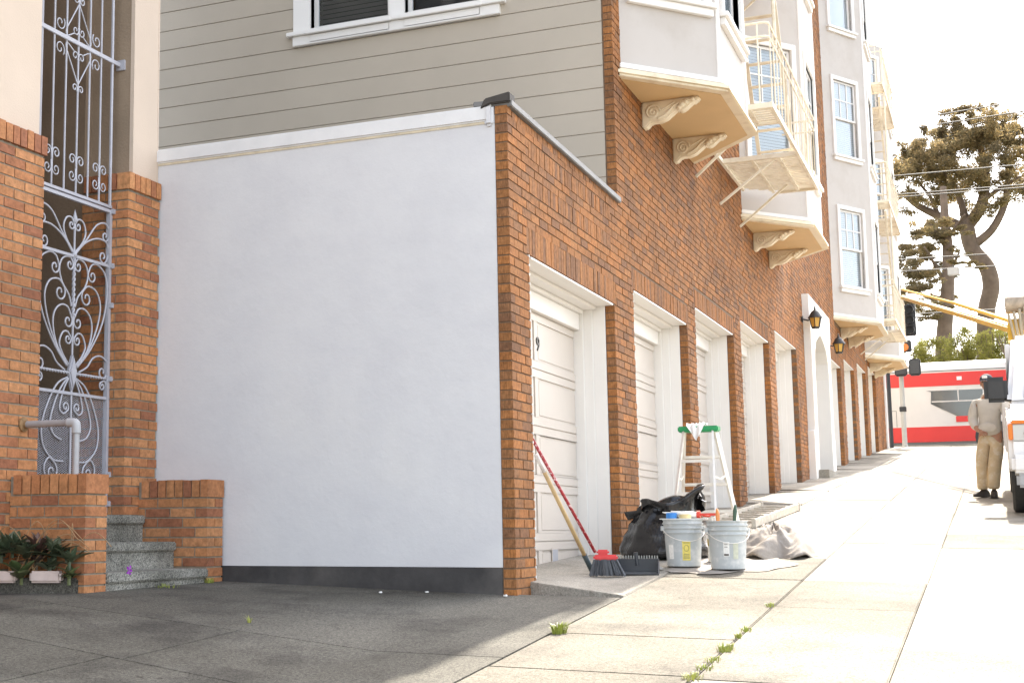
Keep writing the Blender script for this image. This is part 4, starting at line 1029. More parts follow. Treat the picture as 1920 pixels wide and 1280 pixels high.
for q in (1, 2, 3):
    f = q/3.6; a_ = Vector((LX-.04, LYc-.135, ZL-.03)).lerp(Vector((xr, LYc-.215, gz(xr, LYc))), f); c_ = Vector((LX-.04, LYc+.135, ZL-.03)).lerp(Vector((xr, LYc+.215, gz(xr, LYc))), f)
    MB().bar(a_, c_, .014, .028).build('rear_bar', M['alu'], ld)
M['rag'] = paint('white_rag_cloth', (.78,.77,.74), .9, .06, 12, .6, 25)
def ragfn(cx, cy, cz, r, hang, seed):
    vs_ = []; fs = []; n1, n2 = 14, 22
    for i in range(n1+1):
        for j in range(n2+1):
            u = (i/n1-.5)*2; v = (j/n2-.5)*2
            x = cx+u*.085; y = cy+v*r
            nn = mnoise.noise(Vector((u*2+seed, v*2.2, seed)))
            z = cz+.012+.028*(nn+.4)*(1-.3*abs(v)) + .012*math.sin(v*9+u*3)
            ov = -u-.88 if u < 0 else u-.88
            if u < -.45:
                d = (-.45-u)/.55; x = cx-.0865-.008-.02*d-.01*math.sin(v*8); z = cz+.015-d*hang*(1-.55*abs(v+.2)); y = cy+v*r*(1-.45*d)
            vs_.append((x, y, z))
    for i in range(n1):
        for j in range(n2): a = i*(n2+1)+j; fs.append((a, a+1, a+n2+2, a+n2+1))
    return vs_, fs
b = MB(); b.add(*ragfn(LX, LYc+.02, ZL, .09, .16, 3.3)); tag(b.build('cloth_rag', M['rag'], smooth=True), 'white cloth rag draped over the green ladder top', 'rag')

# extension ladder lying on the ground
ll = thing('lying_ladder', (7.2, -.5, gz(7.2, -.5)), 'aluminium ladder lying flat on the ground by the garages', 'ladder')
pa, pb = Vector((5.95, -.70, 0)), Vector((8.65, -.82, 0)); qa, qb = Vector((6.1, -.22, 0)), Vector((8.75, -.36, 0))
def onG(p, h): return Vector((p.x, p.y, gz(p.x, p.y)+h))
M['oldalu'] = paint('paint_spattered_aluminium', (.55,.5,.42), .5, .12, 10, .2, 60, metal=.25, dirt=(.72,.7,.66), dscale=14)
for a_, c_ in ((pa, pb), (qa, qb)):
    b = MB(); b.bar(onG(a_, .05), onG(c_, .05), .028, .085); b.build('rail', M['oldalu'], ll, bevel=.004)
    for e in (a_, c_):
        p = onG(e, .05); MB().box(p.x-.05, p.x+.05, p.y-.022, p.y+.022, p.z-.05, p.z+.05).build('end_cap', M['oldalu'], ll, bevel=.01)
for q in range(8):
    f = .06+q*.125; a_ = onG(pa.lerp(pb, f), .055); c_ = onG(qa.lerp(qb, f), .055); b = MB(); b.tube([a_, c_], .012, 8); b.build('rung', M['oldalu'], ll)

# drop cloths
M['canvas'] = paint('canvas_cloth', (.27,.238,.205), .95, .08, 6, .5, 60, dirt=(.37,.345,.315), dscale=7)
def clothfn(t, th):
    c, s = math.cos(th), math.sin(th); v = Vector((c*1.6*t, s*1.6*t, .4))
    ridg = abs(mnoise.noise(v*2.1))*.9+abs(mnoise.noise(v*4.5))*.5
    r = (1-t); rx, ry = .55, .32
    k = 1+.16*math.sin(3*th+1)+.1*math.sin(7*th)
    z = .27*(1-(r)**1.8)*1.0
    if r > .02: z = .25*(1-r*r)**.8 - (.10*ridg*(1-r*.4)) + .045*math.sin(th*5+r*7)*r
    x = 3.2+rx*r*c*k; y = -1.29+ry*r*s*k+.05*c*r
    return (x, y, gz(x, y)+max(z, 0)*1.0+.004+(.02*(1-r)))
lc = lumpy('drop_cloth', clothfn, 40, 90, M['canvas']); tag(lc, 'crumpled beige canvas drop cloth heaped on the pavement', 'drop cloth')
b = MB(); outline = []
for i in range(40):
    th = i/40*2*math.pi; r = 1+.12*math.sin(3*th)+.07*math.sin(8*th+1); outline.append((2.28+.75*r*math.cos(th)*(1.0), -1.05+.46*r*math.sin(th)))
vs_ = [(x, y, gz(x, y)+.0045+.004*abs(math.sin(x*14+y*9))) for x, y in outline]+[(2.28, -1.05, gz(2.28, -1.05)+.006)]
b.add(vs_, [(i, (i+1) % 40, 40) for i in range(40)]); tag(b.build('ground_sheet', M['canvas'], smooth=True), 'thin canvas sheet spread under the two buckets', 'drop cloth')
b = MB(); rx_, ry_ = 1.72, -.56
b.add(*[(lambda n_: ([(rx_+.05*math.cos(a)*r, ry_+.09*math.sin(a)*r, gz(rx_, ry_)+.004+.05*(1-r)*(1+.6*math.sin(a*4))+.012*abs(math.sin(a*3+r*6))) for r in (1, .75, .5, .25, .01) for a in [k*2*math.pi/18 for k in range(18)]], [(i*18+j, i*18+(j+1) % 18, (i+1)*18+(j+1) % 18, (i+1)*18+j) for i in range(4) for j in range(18)]))(0)][0])
tag(b.build('small_rag', paint('grey_rag', (.33,.31,.28), .95, .15, 20, .5, 30), smooth=True), 'small grey rag on the ground left of the buckets', 'rag')

# broom, pole, dustpan
def gpt(x, y, h): return Vector((x, y, gz(x, y)+h))
br = thing('angle_broom', (1.2, -.33, gz(1.2, -.33)), 'red-handled angle broom with grey bristles leaning on the garage jamb', 'broom')
hb, ht = Vector((1.17, -.25, -.335+.155)), Vector((.585, .05, .665))
def redmat():
    m, t, b = new_mat('chipped_red_handle'); n1 = noise(t, 45, 5, .7); r = ramp(t, [(.55, (.36,.025,.03)), (.62, (.75,.6,.58))]); t.links.new(n1, r.inputs[0]); t.links.new(r.outputs[0], b.inputs['Base Color']); b.inputs['Roughness'].default_value = .35; return m
MB().tube([hb, ht], .0125, 10).build('handle', redmat(), br, smooth=True)
dirb = (hb-ht).normalized()
u_ = Vector((.35, -.93, 0)).normalized()
c0 = hb-Vector((0, 0, 0)); b = MB()
capc = Vector((1.2, -.30, gz(1.2, -.3)+.155))
b.obox(capc, u_, Vector((u_.y, -u_.x, 0)), (0,0,1), -.07, .115, -.022, .022, -.03, .012); b.obox(capc, u_, Vector((u_.y, -u_.x, 0)), (0,0,1), -.045, .05, -.02, .02, .012, .05)
b.build('broom_cap', flat('red_plastic', (.6,.03,.035), .35), br, bevel=.012)
b = MB(); w2 = Vector((u_.y, -u_.x, 0))
for i in range(330):
    s = random.uniform(-.068, .11); d = random.uniform(-.02, .02); top = capc+u_*s+w2*d+Vector((0,0,-.025))
    ff = (s+.068)/.178; e = capc+u_*(s*1.25-.02+ff*.05+random.uniform(-.008,.008))+w2*d*2.2; e.z = gz(e.x, e.y)+.004+random.uniform(0, .012)
    mid = (top+e)/2+w2*random.uniform(-.006,.006); b.tube([top, mid, e], .0022, 3, cap=False)
bz_ = b.build('bristles', paint('grey_bristles', (.10,.105,.115), .6, .15, 30, 0), br, fixn=False); bz_['kind'] = 'stuff'
po_ = thing('roller_pole', (1.40, -.16, gz(1.4, -.16)), 'wooden pole with dark grip leaning on the garage jamb', 'pole')
p0_, p1_ = Vector((1.40, -.165, gz(1.4, -.165)+.014)), Vector((.70, .055, .545)); dd = p1_-p0_
MB().tube([p0_+dd*.13, p0_+dd*.86], .0165, 10).build('wood_shaft', paint('pale_wood', (.55,.40,.20), .5, .08, 9, .1, 50), po_, smooth=True)
MB().tube([p0_, p0_+dd*.006, p0_+dd*.15], [.017, .021, .021], 10).build('grip', flat('dark_grip', (.04,.06,.065), .5), po_, smooth=True)
MB().tube([p0_+dd*.86, p1_], .0162, 10).build('painted_tip', M['label_w'], po_, smooth=True)
dp = thing('dustpan', (1.45, -.52, gz(1.45, -.52)), 'black dustpan with comb teeth lying beside the broom', 'dustpan')
M['dpan'] = flat('dark_grey_plastic', (.045,.05,.058), .3)
o_ = Vector((1.46, -.50, gz(1.46, -.50)+.004)); ax_ = Vector((.2, -.98, .0)).normalized(); ay_ = Vector((.98, .2, .07)).normalized(); az_ = ax_.cross(ay_)*-1
if az_.z < 0: az_ = -az_
b = MB(); b.obox(o_, ax_, ay_, az_, -.17, .17, -.12, .12, 0, .006); b.build('pan', M['dpan'], dp, bevel=.003)
b = MB(); b.obox(o_, ax_, ay_, az_, -.17, .17, .115, .124, .006, .10); b.build('back_wall', M['dpan'], dp, bevel=.003)
for s in (-1, 1):
    b = MB(); b.prism([(-.12, .006), (.115, .006), (.115, .10), (.02, .09)], lambda q, h, d, s=s: o_+ax_*(s*.165+d)+ay_*q+az_*h, -.005, .005); b.build('side_wall', M['dpan'], dp)
for k in range(16):
    b = MB(); xx = -.15+k*.02; b.obox(o_, ax_, ay_, az_, xx, xx+.009, .112, .128, .101, .125); b.build('tooth', flat('tooth_grey', (.3,.3,.28), .5) if k == 0 else bpy.data.materials['tooth_grey'], dp)
b = MB(); b.tube([o_+ay_*.12+az_*.05, o_+ay_*.12+az_*.15-ax_*.01], .016, 8); b.build('socket', M['dpan'], dp)

# weeds in the joints
M['weed'] = leafmat('weed_green', (.26,.3,.05), (.36,.37,.08))
def tuft(x, y, n, h, sp, label):
    b = MB()
    for i in range(n):
        a = random.uniform(0, 6.28); r = random.random()**.6*sp; px, py = x+r*math.cos(a), y+r*math.sin(a)*.7; L = h*random.uniform(.5, 1.1); l = random.uniform(.2, .8)
        w_ = .003; dx, dy = math.cos(a), math.sin(a); z = gz(px, py)
        P0 = Vector((px, py, z)); P1 = P0+Vector((dx*L*l*.4, dy*L*l*.4, L*.6)); P2 = P0+Vector((dx*L*l, dy*L*l, L*(1-.35*l))); sd_ = Vector((-dy, dx, 0))*w_
        b.add([P0-sd_, P0+sd_, P1+sd_*.8, P1-sd_*.8, P2], [(0,1,2,3),(3,2,4)])
    tag(b.build('grass_tuft', M['weed'], fixn=False), label, 'weed', 'weeds in the pavement joints')
tuft(-1.6, -.765, 130, .075, .06, 'large green grass tuft on the joint at the shadow edge')
tuft(-2.78, -1.745, 60, .035, .07, 'weed clump at the joint crossing nearest the camera')
tuft(-2.5, -1.745, 40, .03, .06, 'small weed clump second from the camera along the pavement joint')
tuft(-2.28, -1.745, 40, .03, .06, 'small weed clump third from the camera along the pavement joint')
tuft(-1.95, -1.75, 60, .045, .07, 'bushy weed clump in the middle of the pavement joint')
tuft(-1.5, -1.745, 30, .035, .03, 'tiny weed beyond the bushy clump in the pavement joint')
tuft(-1.25, -1.745, 40, .03, .05, 'farthest weed of the row along the pavement joint')
tuft(-.18, -1.73, 30, .03, .06, 'low weed on the cross joint in front of the buckets')
tuft(-2.16, .93, 14, .05, .015, 'thin weed at the joint crossing in the shaded court')
tuft(.5, .0, 1, .01, .01, 'x') if False else None
tuft(-.28, 2.29, 40, .05, .05, 'dark weed at the foot of the steps by the brick wall')
tuft(-.9, 2.28, 30, .035, .12, 'low weed along the foot of the lowest step')

for i, (x, y, r, lab) in enumerate(((-.1, .05, .02, 'white paint chip on the dark ground at the brick corner'), (-.12, .62, .014, 'small white paint chip on the dark ground below the white wall'), (-.3, .9, .012, 'tiny white paint chip lying in the shaded court'))):
    b = MB(); n = 7; P = [(x+r*(.7+.5*random.random())*math.cos(k*6.283/n), y+r*(.7+.5*random.random())*math.sin(k*6.283/n)) for k in range(n)]
    b.add([(p[0], p[1], gz(p[0], p[1])+.002) for p in P]+[(p[0], p[1], gz(p[0], p[1])+.007+.006*random.random()) for p in P], [tuple(range(n))[::-1], tuple(range(n, 2*n))]+[(k, (k+1) % n, (k+1) % n+n, k+n) for k in range(n)])
    tag(b.build('paint_chip', M['label_w']), lab, 'paint chip')
# ================================================================== TRUCK, MAN, BUS, SIGNAL
M['vanw'] = paint('white_truck_paint', (.74,.73,.72), .25, .02, 2, 0)
M['plastic'] = flat('black_plastic', (.025,.025,.026), .45)
M['tyre'] = paint('tyre_rubber', (.03,.03,.03), .8, .2, 20, .4, 60)
M['lens'] = flat('clear_headlight', (.55,.55,.52), .12)
M['orange'] = flat('orange_lens', (.7,.2,.03), .25)
M['chrome'] = flat('dull_chrome', (.55,.55,.55), .25, .9)
M['yellow'] = paint('yellow_boom_paint', (.72,.46,.05), .45, .06, 5, .05, 30)
van = thing('bucket_truck', (11, -4.25, gz(11, -4.25)), 'white utility truck with yellow aerial boom parked facing downhill', 'truck')
SL = math.atan(.078); vx = Vector((math.cos(SL), 0, math.sin(SL))); vy = Vector((0, 1, 0)); vz = Vector((-math.sin(SL), 0, math.cos(SL)))
VO = Vector((7.75, -4.19, gz(7.75, -4.19)))     # bumper line, centre, on the ground
def T(a, y, h): return VO+vx*a+vy*y+vz*h
def vbox(b, a0, a1, y0, y1, h0, h1): return b.obox(VO, vx, vy, vz, a0, a1, y0, y1, h0, h1)
# cab: profile along the length, three widths
prof_low = [(.10, .50), (.05, .62), (.05, 1.02), (.12, 1.12), (.55, 1.20), (1.0, 1.26), (3.1, 1.26), (3.1, .45), (1.45, .45), (1.40, .62), (1.27, .82), (1.05, .91), (.80, .91), (.58, .82), (.45, .62), (.40, .45)]
b = MB(); b.prism(prof_low, lambda a, h, d: T(a, d, h), -1.0, 1.0); b.build('cab_body', M['vanw'], van, bevel=.05, smooth=True, autos=35)
prof_up = [(1.0, 1.262), (1.62, 1.98), (1.85, 2.08), (3.1, 2.1), (3.1, 1.262)]
b = MB(); b.prism(prof_up, lambda a, h, d: T(a, d*(1-.11*max(0, (h-1.25))/.85), h), -.985, .985); b.build('cab_roof', M['vanw'], van, bevel=.05, smooth=True, autos=35)
b = MB(); b.add([T(1.06, -.80, 1.31), T(1.06, .80, 1.31), T(1.585, .70, 1.93), T(1.585, -.70, 1.93)], [(0,1,2,3)]); b.v = [tuple(Vector(v)-vx*.03+vz*.015) for v in b.v]; b.build('windscreen', M['glass_d'], van)
for s in (-1, 1):
    b = MB(); b.add([T(1.35, s*.992, 1.33), T(2.4, s*.992, 1.33), T(2.4, s*.915, 1.93), T(1.78, s*.915, 1.93)], [(0,1,2,3)]); b.v = [tuple(Vector(v)+vy*s*.008) for v in b.v]; b.build('side_window', M['glass_d'], van)
    b = MB(); vbox(b, .035, .10, s*.62-.02 if s > 0 else s*.96, s*.96 if s > 0 else s*.62+.02, .84, 1.03); hl = b.build('headlight', M['lens'], van, bevel=.015)
    b = MB(); b.lathe([(0, -.015), (.075, -.012), (.085, .01), (0, .012)], T(.03, s*.76, .93), 14, 'X'); b.build('reflector', M['chrome'], hl)
    b = MB(); vbox(b, .03, .24, s*.965-.02, s*.965+.03, .86, 1.04); b.build('turn_signal', M['orange'], hl, bevel=.01)
    b = MB(); vbox(b, .032, .10, s*.79-.17, s*.79+.17, 1.035, 1.075); b.build('marker_lamp', M['orange'], hl, bevel=.008)
    # wheels
    for a in (.93, 4.75):
        c = T(a, s*.86, .37); w = MB(); w.lathe([(.20, -.12), (.33, -.125), (.365, -.1), (.375, -.05), (.375, .05), (.365, .1), (.33, .125), (.20, .12)], c, 32, 'Y'); wh = w.build('wheel', M['tyre'], van, smooth=True, autos=35)
        w = MB(); w.lathe([(0, -.06), (.09, -.06), (.1, -.02), (.17, -.015), (.205, -.09), (.215, -.09), (.215, .09), (.205, .09), (.17, .015), (.1, .02), (.09, .06), (0, .06)], c, 24, 'Y'); w.build('rim', M['chrome'], wh, smooth=True, autos=35)
    # mirror on its arm
    b = MB(); b.obox(T(1.18, s*1.09, 1.42), vx, vy, vz, -.07, .09, -.13, .13, -.14, .16); mi = b.build('mirror', M['plastic'], van, bevel=.045, smooth=True, autos=40)
    b = MB(); b.bar(T(1.24, s*1.02, 1.35), T(1.34, s*.95, 1.33), .07, .09); b.build('mirror_arm', M['plastic'], mi)
b = MB(); vbox(b, -.08, .14, -.98, .98, .50, .70); b.build('bumper', M['vanw'], van, bevel=.04, smooth=True, autos=40)
b = MB(); vbox(b, -.06, .12, -.94, .94, .34, .495); b.build('air_dam', paint('grey_valance', (.4,.4,.4), .5), van, bevel=.03)
for k in range(5):
    b = MB(); vbox(b, .03, .055, -.58, .58, .76+k*.055, .785+k*.055); b.build('grille_bar', M['plastic'], van)
# service body behind the cab, and the boom on its pedestal
b = MB(); vbox(b, 3.2, 6.2, -1.02, 1.02, .62, 1.45); b.build('service_body', M['vanw'], van, bevel=.02)
b = MB(); vbox(b, 3.2, 6.2, -.4, .4, .45, .61); b.build('chassis', M['plastic'], van)
for k in range(3):
    for s in (-1, 1):
        b = MB(); vbox(b, 3.3+k*.95, 4.15+k*.95, s*1.024-.006, s*1.024+.006, .72, 1.38); b.build('locker_door', M['vanw'], van, bevel=.004)
b = MB(); b.lathe([(.24, 1.45), (.22, 1.7), (.15, 1.75), (.15, 1.95), (.2, 2.0), (.2, 2.1), (0, 2.1)], T(4.6, .55, 0), 16); b.build('pedestal', M['vanw'], van, smooth=True, autos=40)
# rack at the side of the cab
b = MB(); vbox(b, 1.7, 1.78, .90, .965, 1.27, 1.98); b.build('rack_post', M['vanw'], van, bevel=.01)
P0 = Vector((12.3, -3.42, 2.72)); P1 = Vector((23.0, -1.38, 4.93)); d_ = (P1-P0)
b = MB(); b.bar(P0, P0+d_*.42, .09, .1); b.build('boom', M['yellow'], van, bevel=.02)
b = MB(); b.bar(P0+d_*.41, P1, .08, .09); b.build('boom_extension', M['yellow'], van, bevel=.015)
b = MB(); b.tube([P0+Vector((0,.06,.14)), P0+d_*.4+Vector((0,.08,.2))], .035, 8); b.tube([P0+d_*.4+Vector((0,.08,.2)), P0+d_*.95+Vector((0,.08,.2))], .025, 8); b.build('boom_rod', M['yellow'], van)
b = MB(); b.obox(P0, (1,0,0), (0,1,0), (0,0,1), -.2, .25, -.12, .12, -.2, .16); b.build('boom_knuckle', M['yellow'], van, bevel=.06)
for k, (dx, dy, dz, r) in enumerate(((-.15, .0, .36, .13), (.1, -.1, .42, .1), (-.25, -.16, .1, .12))):
    b = MB(); b.lathe([(0, -.14), (r, -.13), (r, .13), (0, .14)], P0+Vector((dx, dy, dz)), 14, 'Y'); b.build('winch_drum', paint('greasy_steel%d' % k, (.33,.27,.2), .5, .3, 14, .3, 30, metal=.4), van, smooth=True, autos=40)
for k in range(4):
    b = MB(); b.tube(catmull([P0+Vector((-.3, .1-.07*k, .2+.03*k)), P0+Vector((-.45-.04*k, .05-.05*k, -.1)), P0+Vector((-.3, .0-.06*k, -.5)), P0+Vector((-.05, -.1, -.75))], 6), .022, 6); b.build('hose', paint('tan_hose', (.4,.33,.22), .6) if k == 0 else bpy.data.materials['tan_hose'], van, smooth=True)

# ---- the man beside the truck (one continuous skinned body; clothes, cap and boots are his parts)
MX, MY = 11.45, -3.0; MZ = gz(MX, MY)
man = thing('person', (MX, MY, MZ), 'person in grey hoodie, khaki trousers and dark cap leaning by the truck', 'person')

F_ = Vector((-.97, .22, 0)).normalized(); S_ = Vector((F_.y, -F_.x, 0))     # facing, and his right-hand side in the picture (left in view)
if S_.y < 0: S_ = -S_
def mp_(f, s, z): return tuple(F_*f+S_*s+Vector((0, 0, z)))
def skin(name, joints, edges, mat, parent, root=0, sub=2):
    me = bpy.data.meshes.new(name); me.from_pydata([j[0] for j in joints], edges, [])
    ob = bpy.data.objects.new(name, me); COL.objects.link(ob); ob.parent = parent
    md = ob.modifiers.new('skin', 'SKIN'); md.use_smooth_shade = True; md.branch_smoothing = .6
    for i, j in enumerate(joints):
        sv = me.skin_vertices[0].data[i]; r = j[1]; sv.radius = r if isinstance(r, tuple) else (r, r); sv.use_root = (i == root)
    sb_ = ob.modifiers.new('sub', 'SUBSURF'); sb_.levels = sub; sb_.render_levels = sub
    dg = bpy.context.evaluated_depsgraph_get(); me2 = bpy.data.meshes.new_from_object(ob.evaluated_get(dg)); ob.modifiers.clear(); ob.data = me2; me2.name = name
    me2.materials.clear(); me2.materials.append(mat); me2.shade_smooth(); return ob
M['skin'] = paint('skin_tone', (.36,.19,.12), .55, .05, 20, 0)
M['hoodie'] = paint('grey_hoodie', (.5,.465,.41), .95, .08, 9, .6, 45)
M['khaki'] = paint('khaki_trousers', (.5,.39,.25), .9, .1, 10, .6, 40, dirt=(.6,.55,.45), dscale=9)
M['boot'] = paint('dark_boots', (.05,.042,.036), .7, .2, 20, .3, 50)
# body: pelvis, spine, neck, arms to hands, legs
J = [(mp_(0,0,.93), .13), (mp_(-.01,0,1.12), .12), (mp_(.0,0,1.34), .135), (mp_(.01,0,1.46), .06), (mp_(.03,0,1.53), .052),
     (mp_(0,.18,1.38), .065), (mp_(-.02,.235,1.12), .048), (mp_(.12,.15,.98), .038), (mp_(.16,.10,.95), .035),
     (mp_(0,-.19,1.38), .065), (mp_(.02,-.30,1.14), .048), (mp_(.16,-.33,.98), .038), (mp_(.2,-.33,.94), .035),
     (mp_(0,.10,.86), .095), (mp_(.06,.13,.50), .065), (mp_(.0,.15,.10), .045),
     (mp_(0,-.10,.86), .095), (mp_(.07,-.05,.50), .065), (mp_(.10,-.02,.10), .045)]
E_ = [(0,1),(1,2),(2,3),(3,4),(2,5),(5,6),(6,7),(7,8),(2,9),(9,10),(10,11),(11,12),(0,13),(13,14),(14,15),(0,16),(16,17),(17,18)]
body = skin('body', J, E_, M['skin'], man)
def ell(b, c, rx, ry, rz, n=18, m_=12, fn=None):
    vs_ = []; fs = []
    for i in range(m_+1):
        ph = math.pi*i/m_
        for j in range(n):
            th = 2*math.pi*j/n; p = Vector((math.sin(ph)*math.cos(th)*rx, math.sin(ph)*math.sin(th)*ry, math.cos(ph)*rz))
            if fn: p = fn(p)
            vs_.append(Vector(c)+F_*p.x+S_*p.y+Vector((0,0,1))*p.z)
    for i in range(m_):
        for j in range(n): fs.append((i*n+j, i*n+(j+1) % n, (i+1)*n+(j+1) % n, (i+1)*n+j))
    b.add(vs_, fs); return b
W0 = Vector((MX, MY, MZ)); HC = W0+F_*.045+Vector((0,0,1.645))
def headfn(p):
    q = p.copy()
    if q.z < 0: q.x *= 1-.12*(q.z/.12)**2; q.y *= 1+.28*q.z/.12*.9
    return q
b = MB(); ell(b, HC, .098, .077, .122, 22, 16, headfn); hd = b.build('head', M['skin'], man, smooth=True)
b = MB(); b.prism([(.085,.02),(.125,-.03),(.12,-.045),(.085,-.045)], lambda a, h, d: HC+F_*a+Vector((0,0,h))+S_*d, -.015, .015); b.build('nose', M['skin'], hd, bevel=.008, smooth=True)
for s in (-1, 1):
    b = MB(); ell(b, HC+F_*.083+S_*.032*s+Vector((0,0,.012)), .014, .014, .008, 8, 6); b.build('eye', M['black'], hd, smooth=True)
    b = MB(); ell(b, HC+S_*.078*s+Vector((0,0,-.005)), .022, .012, .034, 8, 8); b.build('ear', M['skin'], hd, smooth=True)
b = MB(); b.obox(HC+F_*.086+Vector((0,0,-.066)), F_, S_, (0,0,1), -.01, .008, -.024, .024, -.005, .005); b.build('mouth', flat('lips', (.22,.09,.07), .6), hd, bevel=.004)
b = MB(); ell(b, HC+Vector((0,0,.02))-F_*.012, .098, .081, .10, 20, 10, lambda p: Vector((min(p.x, .03 if p.z > .03 else -.03), p.y, p.z))); b.build('hair', flat('dark_hair', (.03,.022,.018), .7), hd, smooth=True)
M['cap'] = paint('dark_cap', (.035,.04,.055), .8, .1, 20, .2)
b = MB(); ell(b, HC+Vector((0,0,.055))-F_*.005, .109, .091, .085, 22, 10, lambda p: Vector((p.x, p.y, max(p.z, -.012)))); cp = b.build('cap_crown', M['cap'], man, smooth=True)
b = MB(); vs_ = []
for i in range(4):
    for j in range(11):
        a = -1.15+2.3*j/10; r = .098+.028*i*(math.cos(a)**1.2+.0 if math.cos(a) > 0 else 0); vs_.append(HC+F_*(r*math.cos(a))+S_*(.092*math.sin(a)*(1-.03*i))+Vector((0,0,.05-.007*i-.012*(math.sin(a)**2)*i*.4)))
b.add(vs_, [(i*11+j, i*11+j+1, (i+1)*11+j+1, (i+1)*11+j) for i in range(3) for j in range(10)]); b.build('cap_brim', M['cap'], cp, smooth=True)
b = MB(); b.obox(HC+F_*.106+Vector((0,0,.085)), F_, S_, (0,0,1), -.012, .004, -.035, .035, -.02, .02); b.build('cap_badge', M['label_w'], cp, bevel=.004)
HJ = [(mp_(0,0,.86), .168), (mp_(-.01,0,.98), .172), (mp_(0,0,1.15), .165), (mp_(.0,0,1.33), .165), (mp_(.0,0,1.46), .09), (mp_(.01,0,1.51), .075),
      (mp_(0,.18,1.38), .09), (mp_(-.02,.24,1.13), .074), (mp_(.10,.165,.99), .058),
      (mp_(0,-.19,1.38), .098), (mp_(.02,-.30,1.14), .078), (mp_(.14,-.325,1.0), .062)]
HE = [(0,1),(1,2),(2,3),(3,4),(4,5),(3,6),(6,7),(7,8),(3,9),(9,10),(10,11)]
skin('hoodie', HJ, HE, M['hoodie'], man)
b = MB(); ell(b, W0+F_*-.075+Vector((0,0,1.46)), .075, .12, .07, 16, 8); b.build('hood', M['hoodie'], man, smooth=True)
b = MB(); ell(b, W0+F_*.150+Vector((0,0,1.0)), .022, .13, .075, 14, 8); b.build('front_pocket', M['hoodie'], man, smooth=True)
TJ = [(mp_(0,0,.95), .15), (mp_(0,0,.88), .155), (mp_(0,.095,.80), .118), (mp_(.06,.13,.50), .09), (mp_(.01,.15,.16), .082), (mp_(0,.15,.11), .08),
      (mp_(0,-.095,.80), .118), (mp_(.07,-.05,.50), .098), (mp_(.10,-.02,.16), .09), (mp_(.10,-.02,.11), .085)]
skin('trousers', TJ, [(0,1),(1,2),(2,3),(3,4),(4,5),(1,6),(6,7),(7,8),(8,9)], M['khaki'], man)
for (f, s, yw) in ((0, .15, .35), (.10, -.02, -.2)):
    dr_ = (F_+S_*yw).normalized(); base = W0+F_*f+S_*s; sd2 = Vector((dr_.y, -dr_.x, 0)); zf = gz(base.x, base.y)-MZ
    b = MB(); sec = [(-.10, .045, .10), (-.06, .05, .13), (.0, .048, .125), (.06, .046, .085), (.13, .05, .07), (.19, .042, .055), (.215, .02, .035)]; vs_ = []
    for a, w, h in sec:
        for k in range(10):
            th = math.pi*k/9; vs_.append(base+dr_*a+sd2*(w*math.cos(th))+Vector((0,0,zf+.003+h*math.sin(th)**.6)))
    fs = [(i*10+k, i*10+k+1, (i+1)*10+k+1, (i+1)*10+k) for i in range(6) for k in range(9)]+[(i*10+9, i*10, (i+1)*10, (i+1)*10+9) for i in range(6)]+[tuple(range(10)), tuple(60+k for k in range(10))]
    b.add(vs_, fs); b.build('boot', M['boot'], man, smooth=True, autos=50)
# hands with five fingers each
def hand(p, d, up_, side, nm='hand'):
    p = Vector(p); d = Vector(d).normalized(); n_ = Vector(up_).normalized(); w = d.cross(n_).normalized()*side
    js = [(tuple(p), .03), (tuple(p+d*.045), .034), (tuple(p+d*.085), .036)]; es = [(0,1),(1,2)]
    for k, (off, L) in enumerate(((-.03,.06),(-.01,.072),(.011,.067),(.031,.05))):
        i0 = len(js); js += [(tuple(p+d*.09+w*off), .0105), (tuple(p+d*(.09+L*.5)+w*off*1.1-n_*.008), .009), (tuple(p+d*(.09+L*.85)+w*off*1.1-n_*.028), .0075)]; es += [(2,i0),(i0,i0+1),(i0+1,i0+2)]
    i0 = len(js); js += [(tuple(p+d*.03-w*.045), .012), (tuple(p+d*.065-w*.06-n_*.01), .009)]; es += [(1,i0),(i0,i0+1)]
    return skin(nm, js, es, M['skin'], man, 0, 1)
hand(mp_(.15,.13,.96), F_*.3+S_*-.6+Vector((0,0,-.3)), F_*.5+Vector((0,0,.6)), 1)
hand(mp_(.19,-.33,.95), F_*.6+Vector((0,0,-.5)), F_*.5+Vector((0,0,.6)), -1)

# ---- bus on the cross street
bus = thing('city_bus', (42.2, -3, 2.49), 'white and red city bus crossing at the top of the street', 'bus')
M['busw'] = paint('bus_white_paint', (.62,.58,.54), .35, .03, 2, 0); M['busr'] = paint('bus_red_paint', (.62,.035,.03), .35, .04, 2, 0)
BX0, BX1, BY0, BY1, BZ = 40.9, 43.4, 4.2, -8.2, 2.49
b = MB(); b.prism([(BX0, BZ+.32), (BX0, BZ+2.62), (BX0+.12, BZ+2.86), (BX0+.4, BZ+2.96), (BX1-.4, BZ+2.96), (BX1-.12, BZ+2.86), (BX1, BZ+2.62), (BX1, BZ+.32)], lambda x, z, d: (x, d, z), BY1, BY0); b.build('body', M['busw'], bus, bevel=.03)
MB().box(BX0-.012, BX0+.02, BY1+.05, BY0-.05, BZ+2.13, BZ+2.57).build('red_band', M['busr'], bus)
MB().box(BX0-.012, BX0+.02, BY1+.05, BY0-.05, BZ+.30, BZ+.80).build('red_skirt', M['busr'], bus)
MB().box(BX0-.016, BX0+.01, BY1+.05, BY0-.05, BZ+2.62, BZ+2.64).build('roof_trim', M['plastic'], bus)
b = MB(); b.prism([(-1.15, BZ+1.95), (-1.0, BZ+1.98), (-2.7, BZ+1.98), (-2.7, BZ+1.12), (-1.9, BZ+1.12), (-1.12, BZ+1.55)][0:6], lambda y, z, d: (d, y, z), BX0-.014, BX0+.01); wn = b.build('window', M['glass_d'], bus)
